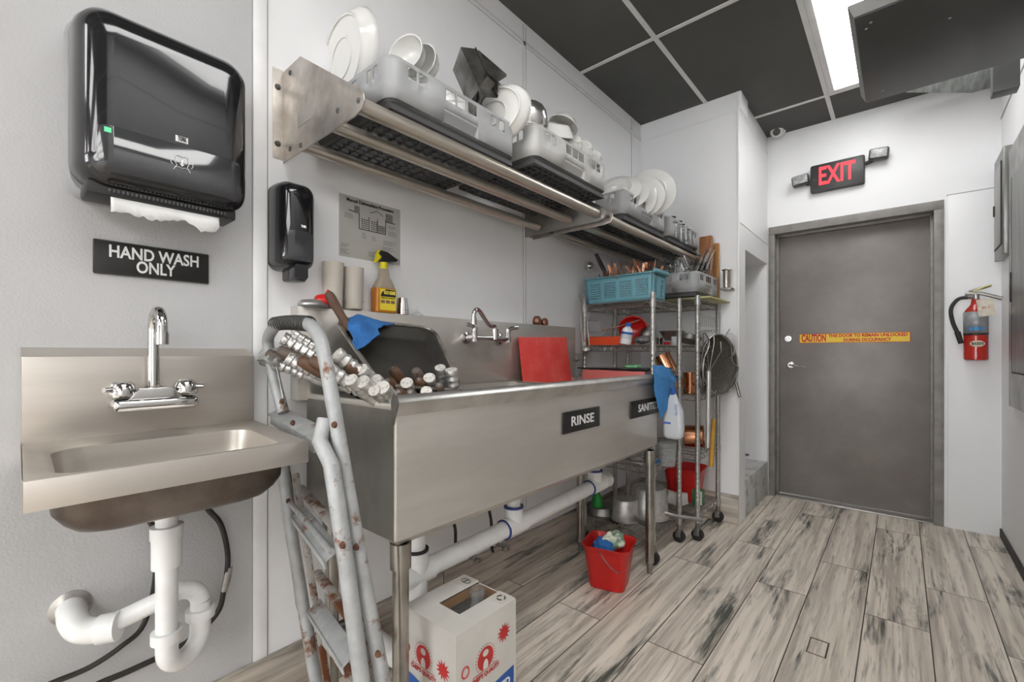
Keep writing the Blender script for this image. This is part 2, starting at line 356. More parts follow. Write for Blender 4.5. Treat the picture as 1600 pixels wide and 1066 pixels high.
# door
DOORM = mat('grey_brown_painted_steel_door', (.25, .225, .208), .40, .1, var=(.205, .182, .166), nscale=4, bump=.05, bscale=6, rvar=.08)
DFRM = mat('grey_painted_door_frame', (.27, .255, .238), .45, .1, var=(.20, .188, .175), nscale=12)
d = T('door_1', 'grey brown painted steel exit door', 'door', (.71, YD, 0)); tag(d, kind='structure')
del d['label']; del d['category']
YS = YD+.088
B().box((DL, YS, .012), (DR, YS+.04, DT), .002).box((DL+.004, YS-.0012, 1.055), (DR-.004, YS+.001, 1.059)).build('door_leaf', DOORM, d)
b = B().box((DL-.045, YD-.018, 0), (DL-.004, YD+.12, DT+.003), .002).box((DR+.004, YD-.018, 0), (DR+.05, YD+.12, DT+.003), .002).box((DL-.045, YD-.018, DT+.004), (DR+.05, YD+.12, DT+.06), .002)
b.box((DL-.006, YD+.05, 0), (DL+.010, YS-.002, DT), .001).box((DR-.010, YD+.05, 0), (DR+.006, YS-.002, DT), .001).box((DL-.004, YD+.05, DT-.012), (DR+.004, YS-.002, DT+.006), .001)
b.build('door_frame', DFRM, d)
B().box((DL, YD-.01, 0), (DR, YD+.13, .011), .003).build('threshold', mat('aluminium_threshold', (.5, .48, .45), .4, .8), d)
c = V((.785, YS, .985)); b = B().lathe([(0, .012), (.02, .012), (.027, .006), (.028, 0)], c, (0, -1, 0)).cyl(c, c+V((0, -.045, 0)), .009).tube([c+V((0, -.04, 0)), c+V((.02, -.05, -.002)), c+V((.06, -.052, -.008)), c+V((.105, -.05, -.012))], .010, flat=.8)
b.build('door_handle', BRIGHT, d)
c = V((.770, YS, 1.183)); B().lathe([(0, .02), (.010, .02), (.012, .012), (.022, .012), (.027, 0)], c, (0, -1, 0)).build('deadbolt', BRIGHT, d)
t = T('caution_sticker', 'long yellow caution strip stuck across the grey door', 'sticker', (1.15, YS, 1.17))
YEL = mat('yellow_vinyl', (.86, .58, .02), .4); REDP = mat('red_print', (.60, .02, .015), .5)
x0, x1, z0, z1 = .840, 1.462, 1.148, 1.215
B().box((x0, YS-.0016, z0), (x1, YS-.0004, z1)).build('strip', YEL, t)
B().box((x0, YS-.0018, z0), (x1, YS-.0012, z0+.003)).box((x0, YS-.0018, z1-.003), (x1, YS-.0012, z1)).box((x0, YS-.0018, z0), (x0+.003, YS-.0012, z1)).box((x1-.003, YS-.0018, z0), (x1, YS-.0012, z1)).build('border', REDP, t)
txt('CAUTION', .072, (.93, YS-.002, 1.181), X, Z, REDP, 'lettering', t, fit=.15, bold=.0028)
txt('THIS DOOR TO REMAIN UNLOCKED', .029, (1.235, YS-.002, 1.197), X, Z, REDP, 'lettering', t, fit=.43, bold=.0012)
txt('DURING OCCUPANCY', .029, (1.235, YS-.002, 1.166), X, Z, REDP, 'lettering', t, fit=.26, bold=.0012)
# niche ledge
B().box((.42, YP+.17, .40), (.66, YP+.20, .412), .002).build('ledge_strip', DGREYR, label='dark grey strip lying on the ledge of the wall recess', cat='strip')
# floor plate
c = at(1278, 1012, z=0)
b = B()
for (xa, xb, ya, yb) in ((-.03, .03, -.055, -.052), (-.03, .03, .050, .055), (-.03, -.0265, -.052, .05), (.025, .03, -.052, .05)): b.box((c.x+xa, c.y+ya, 0), (c.x+xb, c.y+yb, .0012))
b.build('floor_plate', mat('worn_brass_edge', (.13, .11, .07), .5, .5, var=(.05, .05, .04), nscale=30), label='thin rectangular brown metal edging set into the floor boards', cat='floor plate')
# ---------------------------------------------------------------- ceiling lights
EM = mat('light_diffuser', (1, 1, .985), .6, emit=LIGHT)
def light(i, j, label):
    t = T('ceiling_light', label, 'ceiling light', (xs[i]+.305, ys[j]+.61, ZC), 'recessed ceiling lights')
    x0, x1, y0, y1 = xs[i]+.012, xs[i+1]-.012, ys[j]+.012, ys[j+1]-.012
    x0 = max(x0, .01)
    B().box((x0+.028, y0+.028, ZC+.006), (x1-.028, y1-.028, ZC+.012)).build('diffuser', EM, t)
    b = B().box((x0, y0, ZC-.003), (x0+.03, y1, ZC+.03), .002).box((x1-.03, y0, ZC-.003), (x1, y1, ZC+.03), .002).box((x0+.03, y0, ZC-.003), (x1-.03, y0+.03, ZC+.03), .002).box((x0+.03, y1-.03, ZC-.003), (x1-.03, y1, ZC+.03), .002)
    b.build('light_frame', GRID, t)
light(2, 7, 'bright white recessed ceiling light panel beside the hanging grey unit')
light(2, 5, 'white recessed ceiling light over the hand sink aisle')
for i_, j_ in sorted(LIT-{(2, 7), (2, 5)}):
    if 1: light(i_, j_, 'added unseen ceiling light in the rear part of the kitchen, filling from behind the camera')  # unseen fixtures added behind the camera as fill light
# ---------------------------------------------------------------- hanging unit
UD = mat('dark_grey_unit_paint', (.065, .066, .065), .42, 0, var=(.08, .082, .08), nscale=2.5)
UG = mat('mid_grey_unit_side', (.30, .30, .29), .5)
t = T('ceiling_unit', 'large dark grey flat unit hung below the ceiling at top right', 'ceiling unit', (1.55, 2.4, 2.3))
x0, y0, y1, zb = 1.285, 2.075, 2.81, 2.30
B().box((x0, y0, zb), (XR-.004, y1, zb+.006), .001).build('bottom_panel', UD, t)
def ringbox(x0, x1, y0, y1, z0, z1, d):
    b = B(); A = [(x0, y0), (x1, y0), (x1, y1), (x0, y1)]; O = [(x0-d, y0-d), (x1, y0-d), (x1, y1+d*.2), (x0-d, y1+d*.2)]
    va = [b.bm.verts.new((*p, z0)) for p in A]; vb = [b.bm.verts.new((*p, z1)) for p in O]; b.bridge(va, vb); b.face(va[::-1]); b.face(vb); return b
ringbox(x0-.002, XR-.004, y0-.002, y1+.002, zb+.006, zb+.045, .018).build('lip', UG, t)
B().box((x0+.03, y0+.04, zb+.045), (XR-.004, y1-.03, ZC-.01), .004).build('housing', UG, t)
b = B()
for x, y in ((1.33, 2.135), (1.35, 2.725), (1.40, 2.735), (1.315, 2.165), (1.55, 2.295), (1.62, 2.145)): b.lathe([(0, -.003), (.004, -.002), (.005, 0)], (x, y, zb), n=10)
b.build('screw', CHROMED, t)
B().box((1.742, 3.085, 2.30), (XR-.03, 3.165, ZC-.002), .003).build('hanging_post', UD, label='short dark grey square post hanging from the ceiling behind the grey unit', cat='post')
LENS = mat('rippled_clear_lens', (.62, .66, .64), .25, 0, var=(.35, .38, .36), nscale=6, stretch=(6, 1, 1), bump=.3, bscale=20)
la, lb = at(1416, 144, z=2.655), at(1545, 145, z=2.64)
B().poly([la, lb, lb+V((-.01, -.45, .03)), la+V((-.06, -.45, .03))]).build('light_lens', LENS, solid=.004, label='pale rippled plastic lens panel hanging under the ceiling behind the grey unit', cat='lens')
# ---------------------------------------------------------------- exit sign
t = T('exit_sign', 'black emergency exit sign with red letters and two lamp heads over the door', 'exit sign', (1.08, YD, 2.3))
BODY = mat('charcoal_sign_body', (.045, .045, .045), .4)
yf = YD-.045
B().box((.925, yf, 2.212), (1.232, YD, 2.407), .012).build('housing', BODY, t)
EXM = mat('red_lit_letters', (.95, .035, .05), .5, emit=.55)
txt('EXIT', .175, (1.077, yf-.0008, 2.312), X, Z, EXM, 'lettering', t, fit=.205, bold=.0035)
b = B()
for s, cx in ((-1, .945), (1, 1.205)):
    for k in (-1, 1): b.box((cx-.012, yf-.001, 2.296+k*.008-.002), (cx+.012, yf+.002, 2.304+k*.008-.002), M=Matrix.Translation((cx, 0, 2.3)) @ Matrix.Rotation(-s*k*.7, 4, 'Y') @ Matrix.Translation((-cx, 0, -2.3)))
b.build('arrow', DGREYR, t)
LMP = mat('lamp_head_lens', (.42, .42, .41), .3, .1, var=(.25, .25, .25), nscale=60)
for cx, cz, r in ((.868, 2.315, -.1), (1.305, 2.38, .08)):
    h = B().box((-.052, -.03, -.036), (.052, .03, .036), .012).mat4(TR((cx, YD-.05, cz), 0, r, 0)).build('lamp_head', BODY, t)
    B().box((-.044, -.034, -.029), (.044, -.028, .029), .004).mat4(TR((cx, YD-.05, cz), 0, r, 0)).build('lens', LMP, h)
    sx = 1 if cx < 1 else -1
    B().cyl((cx+sx*.03, YD-.03, cz-.025), (cx+sx*.075, YD-.025, cz-.035), .012, n=12).build('swivel', BODY, h)
# camera
t = T('security_camera', 'small white dome security camera high in the far corner', 'security camera', (.80, YD, 2.66))
c = at(1215, 207, y=YD-.05)
B().lathe([(0, -.005), (.055, -.005), (.055, .02), (.045, .035), (0, .035)], (c.x, YD-.033, c.z+.025), (0, -1, 0)).build('base', PORC, t)
B().lathe([(0, -.045), (.03, -.04), (.042, -.02), (.044, 0), (.04, .022), (.03, .035), (.0, .036)], (c.x, YD-.075, c.z-.002), (.1, -.95, -.5)).build('ball', PORC, t)
B().lathe([(.0, .0), (.024, 0), (.026, -.004)], V((c.x, YD-.075, c.z-.002))+V((.1, -.95, -.5)).normalized()*.0375, (.1, -.95, -.5)).build('lens', BLACKG, t)
# ---------------------------------------------------------------- fire extinguisher
t = T('fire_extinguisher', 'red fire extinguisher with grey label and black hose hung on the far wall', 'fire extinguisher', (1.745, YD-.07, 1.03))
cx, cy, r = 1.748, YD-.075, .052
REDE = mat('red_enamel', (.50, .022, .012), .25, coat=.4)
B().lathe([(0, 1.032), (r-.006, 1.032), (r, 1.038), (r, 1.30), (r*.9, 1.325), (r*.55, 1.35), (.022, 1.362), (.018, 1.39), (0, 1.39)], (cx, cy, 0)).build('cylinder', REDE, t)
LABG = mat('grey_instruction_label', (.35, .36, .37), .4, .2, var=(.26, .27, .28), nscale=30)
B().lathe([(r+.0008, 1.19), (r+.0008, 1.315)], (cx, cy, 0)).build('instruction_label', LABG, t, solid=.0006)
B().lathe([(r+.001, 1.178), (r+.0022, 1.184), (r+.001, 1.19)], (cx, cy, 0)).build('strap', BLACKM, t)
for k in (-1, 0, 1):
    a = -pi/2-.05+k*.42; B().box((-.009, -.001, -.011), (.009, .001, .011)).mat4(TR((cx+(r+.0015)*math.cos(a), cy+(r+.0015)*math.sin(a), 1.215), 0, 0, a+pi/2)).build('pictogram', mat('blue_print', (.06, .25, .55), .5), t)
a = -pi/2+.05; txt('BUCKEYE', .02, (cx+r*math.cos(a), cy-r-.004, 1.128), X, Z, BLACKT, 'lettering', t, fit=.05, bold=.001)
B().lathe([(0, .001), (.03, .0), (.031, -.003)], (cx+.002, cy-r-.001, 1.128), (0, -1, 0), sq=.6).build('badge', mat('cream_badge', (.75, .68, .5), .5), t)
B().cyl((cx, cy, 1.385), (cx, cy, 1.42), .016).cyl((cx, cy, 1.40), (cx-.04, cy-.01, 1.402), .009).build('valve', CHROMED, t)
B().tube([(cx-.045, cy, 1.425), (cx+.02, cy-.01, 1.422), (cx+.105, cy-.015, 1.385)], .006, flat=1.8).tube([(cx-.03, cy, 1.44), (cx+.03, cy-.01, 1.455), (cx+.06, cy-.015, 1.465)], .005, flat=1.8).build('lever', DSTEEL, t)
B().tube(spline([(cx-.035, cy-.01, 1.402), (cx-.075, cy-.01, 1.395), (cx-.105, cy-.01, 1.34), (cx-.098, cy-.01, 1.26), (cx-.075, cy-.01, 1.19)]), .0105).cyl((cx-.078, cy-.01, 1.20), (cx-.062, cy-.01, 1.13), .014, .012).build('hose', RUBBER, t)
B().box((-.035, -.0005, -.05), (.035, .0005, .05)).mat4(TR((cx+.035, cy-.06, 1.335), .0, -.12, .1)).build('inspection_tag', mat('cream_tag', (.78, .74, .64), .6, var=(.6, .55, .45), nscale=50), t)
txt('BY A', .016, (cx+.035, cy-.062, 1.335), (1, .1, .1), Z, REDP, 'tag_print', t)
B().tube([(cx-.01, cy-.02, 1.435), (cx+.03, cy-.05, 1.455), (cx+.06, cy-.05, 1.465)], .005).build('seal', mat('yellow_seal', (.75, .7, .3), .5), t)
# ---------------------------------------------------------------- electrical panels
PG = mat('grey_electrical_enamel', (.25, .25, .24), .35, .6, var=(.19, .19, .18), nscale=6, stretch=(3, 3, .5), rvar=.1)
PGD = mat('panel_slot_dark', (.03, .03, .03), .6)
t = T('electrical_panel', 'small grey electrical breaker panel at the far end of the right wall', 'electrical panel', (XR, 3.62, 1.9))
B().box((XR-.035, 3.50, 1.60), (XR, 3.80, 2.17), .004).build('cover', PG, t)
B().box((XR-.040, 3.54, 1.665), (XR-.034, 3.76, 2.10), .002).build('panel_door', mat('panel_door_grey', (.36, .36, .35), .4, .4), t)
B().box((XR-.041, 3.535, 1.66), (XR-.034, 3.54, 2.105)).box((XR-.041, 3.535, 1.656), (XR-.034, 3.76, 1.66)).build('door_gap', PGD, t)
B().box((XR-.046, 3.735, 1.85), (XR-.038, 3.75, 1.91), .002).build('latch', PGD, t)
t = T('electrical_panel', 'tall grey steel electrical panel on the right wall, nearest the camera', 'electrical panel', (XR, 2.9, 1.4))
B().box((XR-.02, 2.35, .80), (XR-.0005, 3.46, 2.12), .003).build('cover', mat('panel_trim_steel', (.42, .41, .40), .35, .8, var=(.22, .21, .20), nscale=7, rvar=.1), t)
B().box((XR-.026, 2.42, .98), (XR-.018, 3.33, 1.95), .002).build('panel_door', PG, t)
B().box((XR-.0262, 2.41, .972), (XR-.019, 3.34, .98)).box((XR-.0262, 3.33, .98), (XR-.019, 3.34, 1.95)).build('door_gap', PGD, t)
B().box((XR-.03, 3.345, 1.33), (XR-.018, 3.36, 1.48), .002).build('latch', PGD, t)
# ================================================================ left wall: towel dispenser, signs
FOGB = mat('smoked_translucent_plastic', (.045, .047, .05), .1, 0, coat=.6, var=(.03, .031, .034), nscale=4)
t = T('paper_towel_dispenser', 'big smoked black paper towel dispenser on the wall above the hand wash sign', 'towel dispenser', (0, .27, 1.6))
loft(B(), [(0, .105, .43, 1.415, 1.825, .05), (.03, .105, .43, 1.415, 1.825, .05), (.045, .112, .425, 1.42, 1.818, .05)]).build('back_plate', mat('grey_back_plate', (.34, .34, .35), .3), t)
loft(B(), [(.040, .110, .432, 1.435, 1.822, .05), (.085, .112, .434, 1.43, 1.82, .05), (.125, .118, .433, 1.43, 1.81, .05), (.145, .130, .425, 1.445, 1.795, .045), (.153, .145, .412, 1.46, 1.778, .035), (.156, .17, .39, 1.48, 1.76, .02)], n=8).build('cover', BLACKG, t, sharp=60)
loft(B(), [(.146, .135, .420, 1.452, 1.552, .02), (.1545, .147, .410, 1.46, 1.552, .012), (.1568, .168, .392, 1.478, 1.552, .004)]).build('window', FOGB, t, sharp=60)
B().box((.03, .130, 1.412), (.124, .412, 1.44), .006).build('slot_housing', BLACKM, t)
b = B()
for k in range(30): b.box((.128, .165+k*.0075, 1.419), (.1335, .168+k*.0075, 1.425))
b.build('tear_teeth', DGREYR, t)
r1 = random.Random(3)
edge = [(.17+.205*i/26, 1.388+.012*math.sin(i*.5)*(i/26)+r1.uniform(-.004, .004)) for i in range(27)]
b = B(); top = [b.bm.verts.new((.105, y, 1.432)) for y, z in edge]; mid = [b.bm.verts.new((.118, y, 1.41)) for y, z in edge]; bot = [b.bm.verts.new((.122, y, z-.008)) for y, z in edge]
for i in range(26): b.face([top[i], top[i+1], mid[i+1], mid[i]]); b.face([mid[i], mid[i+1], bot[i+1], bot[i]])
b.build('paper_towel', mat('white_paper', (.82, .82, .82), .8), t, solid=.0012, label='white torn paper towel end')
txt('TORK', .013, (.1575, .289, 1.566), Y, Z, BLACKT, 'lettering', t, fit=.017, bold=.0006, lift=.0015)
B().box((.1550, .277, 1.559), (.1572, .301, 1.573), .0005).build('logo_plate', WHITET, t)
B().box((.1545, .155, 1.536), (.157, .166, 1.546)).build('green_sticker', mat('glowing_green_vinyl', (.1, .6, .25), .4, emit=.3), t)  # green sticker with a faint glow put into its colour
b = B(); c = V((.1585, .289, 1.508)); q = lambda y, z: c+V((0, y, z))
b.tube([q(-.012, .018), q(-.006, .0195), (q(0, .018)), q(.006, .0195), q(.012, .018)], .0006, n=4)
for s in (-1, 1):
    b.tube([q(s*.012, .018), q(s*.012, .006)], .0006, n=4).tube([q(s*.021, .008), q(s*.021, .0), q(s*.018, -.004)], .0006, n=4).tube([q(s*.02, .006), q(s*.014, .005), q(s*.010, -.004), q(s*.016, -.015)], .0006, n=4)
b.tube([q(-.014, -.009), q(-.006, -.007), q(0, -.009), q(.006, -.007), q(.014, -.009)], .0006, n=4)
b.box(q(-.002, .001)-V((.0006, 0, 0)), q(.002, .011)+V((.0006, 0, 0))).poly([q(-.005, .001), q(.005, .001), q(0, -.005)])
b.build('pull_icon', WHITET, t)
B().box((0, .255, 1.822), (.02, .29, 1.832), .003).build('key_lock', CLEAR, t)
t = T('hand_wash_sign', 'black wall sign reading HAND WASH ONLY in white capitals', 'sign', (0, .27, 1.3))
SIGNB = mat('black_sign_plastic', (.016, .016, .015), .32)
B().box((0, .154, 1.258), (.006, .384, 1.338), .003).build('sign_plate', SIGNB, t)
b = B()
for z in (1.2595, 1.336): b.box((.0062, .158, z-.0005), (.0066, .380, z+.0005))
b.build('sign_border', DGREYR, t)
txt('HAND WASH', .040, (.0065, .271, 1.312), Y, Z, WHITET, 'lettering', t, fit=.178, bold=.0009)
txt('ONLY', .040, (.0065, .270, 1.281), Y, Z, WHITET, 'lettering', t, fit=.078, bold=.0009)
t = T('soap_dispenser', 'tall glossy black soap dispenser on the wall beside the poster', 'soap dispenser', (0, .59, 1.44))
loft(B(), [(0, .534, .642, 1.318, 1.575, .028), (.03, .534, .642, 1.318, 1.575, .028), (.07, .538, .638, 1.322, 1.571, .028), (.092, .548, .628, 1.333, 1.56, .026), (.100, .565, .612, 1.35, 1.54, .018)], n=7).build('cover', BLACKG, t, sharp=60)
loft(B(), [(.02, .568, .612, 1.285, 1.33, .008), (.08, .568, .612, 1.282, 1.33, .008), (.098, .571, .609, 1.290, 1.33, .006)]).build('push_lever', BLACKG, t, sharp=60)
txt('TORK', .009, (.1015, .594, 1.44), Y, Z, WHITET, 'lettering', t, fit=.016, bold=.0006)
loft(B(), [(.098, .552, .625, 1.34, 1.425, .012), (.1008, .566, .611, 1.352, 1.425, .008)]).build('window', FOGB, t)
# poster
t = T('dishwashing_poster', 'pale grey poster with a three compartment sink diagram on the wall', 'poster', (0, .87, 1.5))
PPR = mat('pale_grey_laminate', (.50, .49, .46), .35)
py0, py1, pz0, pz1 = .757, .998, 1.398, 1.606
B().box((.0, py0, pz0), (.0015, py1, pz1)).build('sheet', PPR, t)
txt('Manual Dishwashing Procedure', .0165, (.002, (py0+py1)/2-.002, pz1-.014), Y, Z, BLACKT, 'title', t, fit=.185, bold=.0003)
b = B()
def ln(b, y0, z0, y1, z1, w=.0014):
    a, c = V((.0019, y0, z0)), V((.0019, y1, z1)); d = (c-a).normalized(); n_ = V((0, -d.z, d.y))*w/2; b.poly([a-n_, c-n_, c+n_, a+n_])
for s_ in ((.79, 1.558, .83, 1.555), (.83, 1.555, .83, 1.502), (.83, 1.502, .935, 1.502), (.935, 1.502, .935, 1.555), (.935, 1.548, .975, 1.548), (.868, 1.502, .868, 1.55), (.902, 1.502, .902, 1.55)): ln(b, *s_, .003)
for i in range(3):
    for j in range(5):
        for c0 in (.838, .876): ln(b, c0+i*.009, 1.508+j*.007, c0+.007+i*.009, 1.510+j*.007, .003)
ln(b, .872, 1.565, .90, 1.578, .002); ln(b, .90, 1.578, .925, 1.565, .002)
b.build('sink_drawing', BLACKT, t)
for (y0, y1, z0, z1) in ((.812, .832, 1.558, 1.578), (.935, .965, 1.55, 1.578), (.905, .932, 1.506, 1.53)): B().box((.0014, y0, z0), (.0019, y1, z1)).build('drawing_shading', mat('grey_print', (.22, .22, .21), .5), t)
b = B(); rr = random.Random(5)
for (y0, y1, z0, n_) in ((.775, .81, 1.545, 4), (.945, .98, 1.535, 3), (.945, .985, 1.515, 4), (.84, .862, 1.49, 5), (.88, .90, 1.485, 4), (.925, .985, 1.478, 4), (.762, .80, 1.44, 3), (.762, .795, 1.422, 4), (.865, .95, 1.428, 4), (.92, .975, 1.455, 3)):
    for k in range(n_): ln(b, y0, z0-k*.0045, y0+(y1-y0)*rr.uniform(.6, 1), z0-k*.0045, .0011)
b.tube([(.0018, .985+.009*math.cos(a*pi/8), 1.412+.009*math.sin(a*pi/8)) for a in range(16)], .0009, n=4, closed=True)
b.build('small_print', mat('fine_print', (.10, .10, .10), .5), t)
# ================================================================ hand sink
t = T('hand_sink', 'small stainless steel hand wash sink mounted on the left wall', 'sink', (.2, .26, .85))
hx, y0, y1, zt = .445, .042, .487, .883
def warp(b):
    for v in b.bm.verts:
        k = max(0, v.co.x)/hx; v.co.y = (.042-.012*k)+(v.co.y-.042)/.445*(.445-.027*k)
    return b
b = B()
b.box((.0, y0, zt-.01), (.03, y1, 1.065), .001)
b.poly([(.03, y0, 1.065), (.03, y1, 1.065), (.0, y1-.012, 1.085), (.0, y0+.0, 1.085)]).poly([(.03, y1, 1.065), (0, y1, 1.065), (0, y1-.012, 1.085)])
b.build('backsplash', STEELH, t)
# deck with bowl opening
b = B(); ox0, ox1, oy0, oy1 = .085, .392, .082, .455
outer = [(.03, y0), (hx, y0), (hx, y1), (.03, y1)]
ring = rrect(ox0-.012, ox1+.010, oy0-.012, oy1+.012, .06, 6); ring2 = rrect(ox0, ox1, oy0, oy1, .055, 6)
n_ = len(ring)
O = []
for (px, py) in ring:      # project the ring to the outer rectangle
    dx, dy = px-(.03+hx)/2, py-(y0+y1)/2; k = min((hx-.03)/2/max(abs(dx), 1e-6), (y1-y0)/2/max(abs(dy), 1e-6)); O.append(((.03+hx)/2+dx*k, (y0+y1)/2+dy*k))
L0 = [b.bm.verts.new((px, py, zt)) for px, py in O]
L0b = [b.bm.verts.new((px+(qx-px)*.25, py+(qy-py)*.25, zt)) for (px, py), (qx, qy) in zip(O, ring)]
L0c = [b.bm.verts.new((px+(qx-px)*.5, py+(qy-py)*.5, zt-.004)) for (px, py), (qx, qy) in zip(O, ring)]
L1 = [b.bm.verts.new((px, py, zt-.005)) for px, py in ring]; L2 = [b.bm.verts.new((px, py, zt-.012)) for px, py in ring2]
b.bridge(L0, L0b); b.bridge(L0b, L0c); b.bridge(L0c, L1); b.bridge(L1, L2)
pv = L2
for z, ins, r in ((.84, .004, .055), (.79, .010, .055), (.77, .022, .05), (.760, .045, .04)):
    cur = [b.bm.verts.new((px, py, z)) for px, py in rrect(ox0+ins, ox1-ins, oy0+ins, oy1-ins, r, 6)]; b.bridge(pv, cur); pv = cur
b.face(pv)
warp(b).build('basin', STEELH, t, sharp=50)
b = B()
b.box((hx-.002, y0, .837), (hx, y1, zt+.001), .0008).box((.0, y0-.001, .837), (hx, y0+.001, zt)).box((.0, y1-.001, .837), (hx, y1+.001, zt))
warp(b).build('apron', STEELH, t)
b = loft(B(), [(.872, ox0-.008, ox1+.010, oy0-.01, oy1+.01, .06), (.80, ox0-.004, ox1+.004, oy0-.006, oy1+.006, .06), (.780, ox0+.008, ox1-.006, oy0+.008, oy1-.008, .055), (.765, ox0+.022, ox1-.020, oy0+.024, oy1-.024, .05), (.756, ox0+.045, ox1-.042, oy0+.05, oy1-.05, .04)], 'z', n=6, cap=False)
b.bm.verts.ensure_lookup_table(); n_ = len(b.bm.verts)//5; b.face([b.bm.verts[len(b.bm.verts)-n_+i] for i in range(n_)])
warp(b).build('bowl_underside', mat('tarnished_steel', (.22, .19, .17), .38, .9, var=(.10, .075, .06), nscale=6, rvar=.1), t, sharp=60)
# faucet of the hand sink
f = B().box((.03, .176, .938), (.098, .340, .968), .012, seg=3).prism([(.200, .962), (.222, .992), (.288, .992), (.312, .962)], .036, .090, 'x', bev=.004)
f = f.build('faucet_body', CHROME, t)
B().tube([(.065, .254, .975), (.065, .254, 1.13)]+arc((.105, .254, 1.13), .04, pi, .05, 12, X, Z)+[(.146, .254, 1.115)], .0115, n=16).cyl((.146, .254, 1.12), (.1465, .254, 1.092), .0135).cyl((.065, .254, .972), (.065, .254, .995), .016, n=6).build('spout', CHROME, f)
for yy, s, l in ((.197, -1, None), (.317, 1, None)):
    h = B().lathe([(0, .036), (.015, .035), (.022, .029), (.027, .008), (.025, 0)], (.068, yy, .972), n=12).cyl((.068, yy, .992), (.085, yy+s*.034, .990), .006).build('tap_handle', CHROME, f)
# drain
t = T('drain_trap', 'white plastic drain pipe with a trap under the hand sink', 'drain pipe', (.17, .255, .5))
dx, dy = .17, .258
b = B().cyl((dx, dy, .757), (dx, dy, .40), .021, n=28).build('tailpiece', WHITE_P, t)
B().cyl((dx, dy, .750), (dx, dy, .768), .032, n=8).cyl((dx, dy, .735), (dx, dy, .75), .027).build('strainer_nut', WHITE_P, b)
B().cyl((dx, dy, .66), (dx, dy, .687), .031, .031, n=30).cyl((dx, dy, .595), (dx, dy, .66), .0285, n=28).build('coupling', WHITE_P, b)
B().cyl((dx, dy, .43), (dx, dy, .452), .030, n=24).build('slip_nut', WHITE_P, b)
r_ = .041; D_ = V((-.45, .893, 0)); q0 = V((dx, dy, .405)); q1 = q0+D_*2*r_
pts = [V((dx, dy, .44))]+arc(q0+D_*r_, r_, pi, 2*pi, 16, D_, Z)+[q1+V((0, 0, .045))]
U = B().tube(pts, .0215, n=24).build('trap_bend', WHITE_P, t)
B().cyl(q1+V((0, 0, .03)), q1+V((0, 0, .053)), .030, n=24).build('slip_nut', WHITE_P, U)
pts = [q1+V((0, 0, .045)), q1+V((0, 0, .07))]+arc(q1+V((-.012, -.032, .07)), .034, 0, pi/2+.25, 8, V((.35, .937, 0)), Z)+[V((.095, .20, .479)), V((.085, .145, .468))]
B().tube(spline(pts, 2), .0205, n=24).build('trap_arm', WHITE_P, t)
e = B().tube(spline([(.10, .175, .470), (.085, .15, .468), (.072, .128, .475), (.05, .118, .49), (.02, .118, .497), (.002, .118, .5)]), .026, n=24).build('wall_elbow', WHITE_P, t)
B().tube([(.108, .185, .4705), (.09, .155, .4685)], .030, n=24).build('slip_nut', WHITE_P, e)
B().lathe([(.025, .010), (.030, .006), (.037, .002), (.037, 0)], (0, .118, .5), (1, 0, 0), n=30).build('wall_flange', mat('tarnished_flange', (.55, .53, .5), .35, .5, var=(.25, .22, .2), nscale=20), t)
def hose(name, px, label, r=.006, **k): return B().tube(spline(px, 6), r, n=10).build(name, RUBBER, label=label, cat='hose', **k)
t = T('supply_hose', 'black supply hose looping down from the right of the hand sink with a metal joint', 'hose', (.03, .4, .5))
p_ = [(.04, .355, .76), at(322, 790, x=.03), at(345, 820, x=.03), at(356, 870, x=.03), at(350, 920, x=.03), at(338, 960, x=.03), at(290, 1005, x=.03), at(210, 1045, x=.03), at(160, 1066, x=.03), at(120, 1085, x=.03)]
B().tube(spline(p_, 6), .0068, n=12).build('tube', RUBBER, t)
a, c = at(357, 893, x=.03), at(352, 915, x=.03); B().cyl(a, c, .010, n=10).cyl(a+(a-c)*.3, a, .008).cyl(c, c+(c-a)*.4, .0085).build('joint', CHROMED, t)
hose('supply_hose', [(.03, .23, .76), at(232, 810, x=.03), at(240, 830, x=.03), at(243, 900, x=.025), at(225, 975, x=.025), at(190, 1010, x=.03), at(140, 1043, x=.03), at(85, 1066, x=.03), at(30, 1090, x=.03)], 'thinner black hose behind the white drain pipe sweeping to the lower left', .006)
# ================================================================ step ladder
LAD = rust_mat('chipped_grey_ladder_paint', (.42, .43, .43), (.17, .07, .03), .58, .64, 8, .45, .15)
LADR = rust_mat('rusty_ladder_steel', (.40, .38, .35), (.14, .05, .02), .47, .54, 9, .6, .2)
RIVET = mat('rusty_rivet', (.16, .07, .04), .6, .5, var=(.08, .04, .03), nscale=80)
t = T('step_ladder', 'folded grey painted metal step ladder with rust spots between the two sinks', 'ladder', (.3, .56, 0))
def ext0(a, b, z=.0):
    d = b-a; return a+d*((z-a.z)/d.z)
Ab = at(443, 645, y=.535); At = at(419, 540, y=.52); A0 = at(424, 518, y=.515); A1 = at(440, 506, y=.51)
Bt1 = at(478, 506, y=.495); Bt2 = at(497, 522, y=.485); Bt3 = at(508, 560, y=.48); B4 = at(518, 617, y=.48); B5 = at(559, 854, y=.505); B6 = at(592, 1030, y=.53)
Bf = ext0(B5, B6, .012)
B().tube(spline([Ab, at(431, 600, y=.53), At, A0, A1, Bt1, Bt2, Bt3, B4], 5)+[B5, B6, Bf], .0155, n=14).build('front_rail', LAD, t)
b = B()
for k in range(15):
    p = A1.lerp(Bt1, -.28+1.38*k/14)+V((0, 0, .003*math.sin(pi*k/14)))
    b.lathe([(.0165, -.0022), (.0195, -.001), (.0195, .001), (.0165, .0022)], p, Bt1-A1, n=16)
b.build('grip', RUBBER, t)
C0, C1, C2 = at(500, 690, y=.455), at(518, 727, y=.455), at(541, 880, y=.47); C3 = at(565, 1063, y=.49)
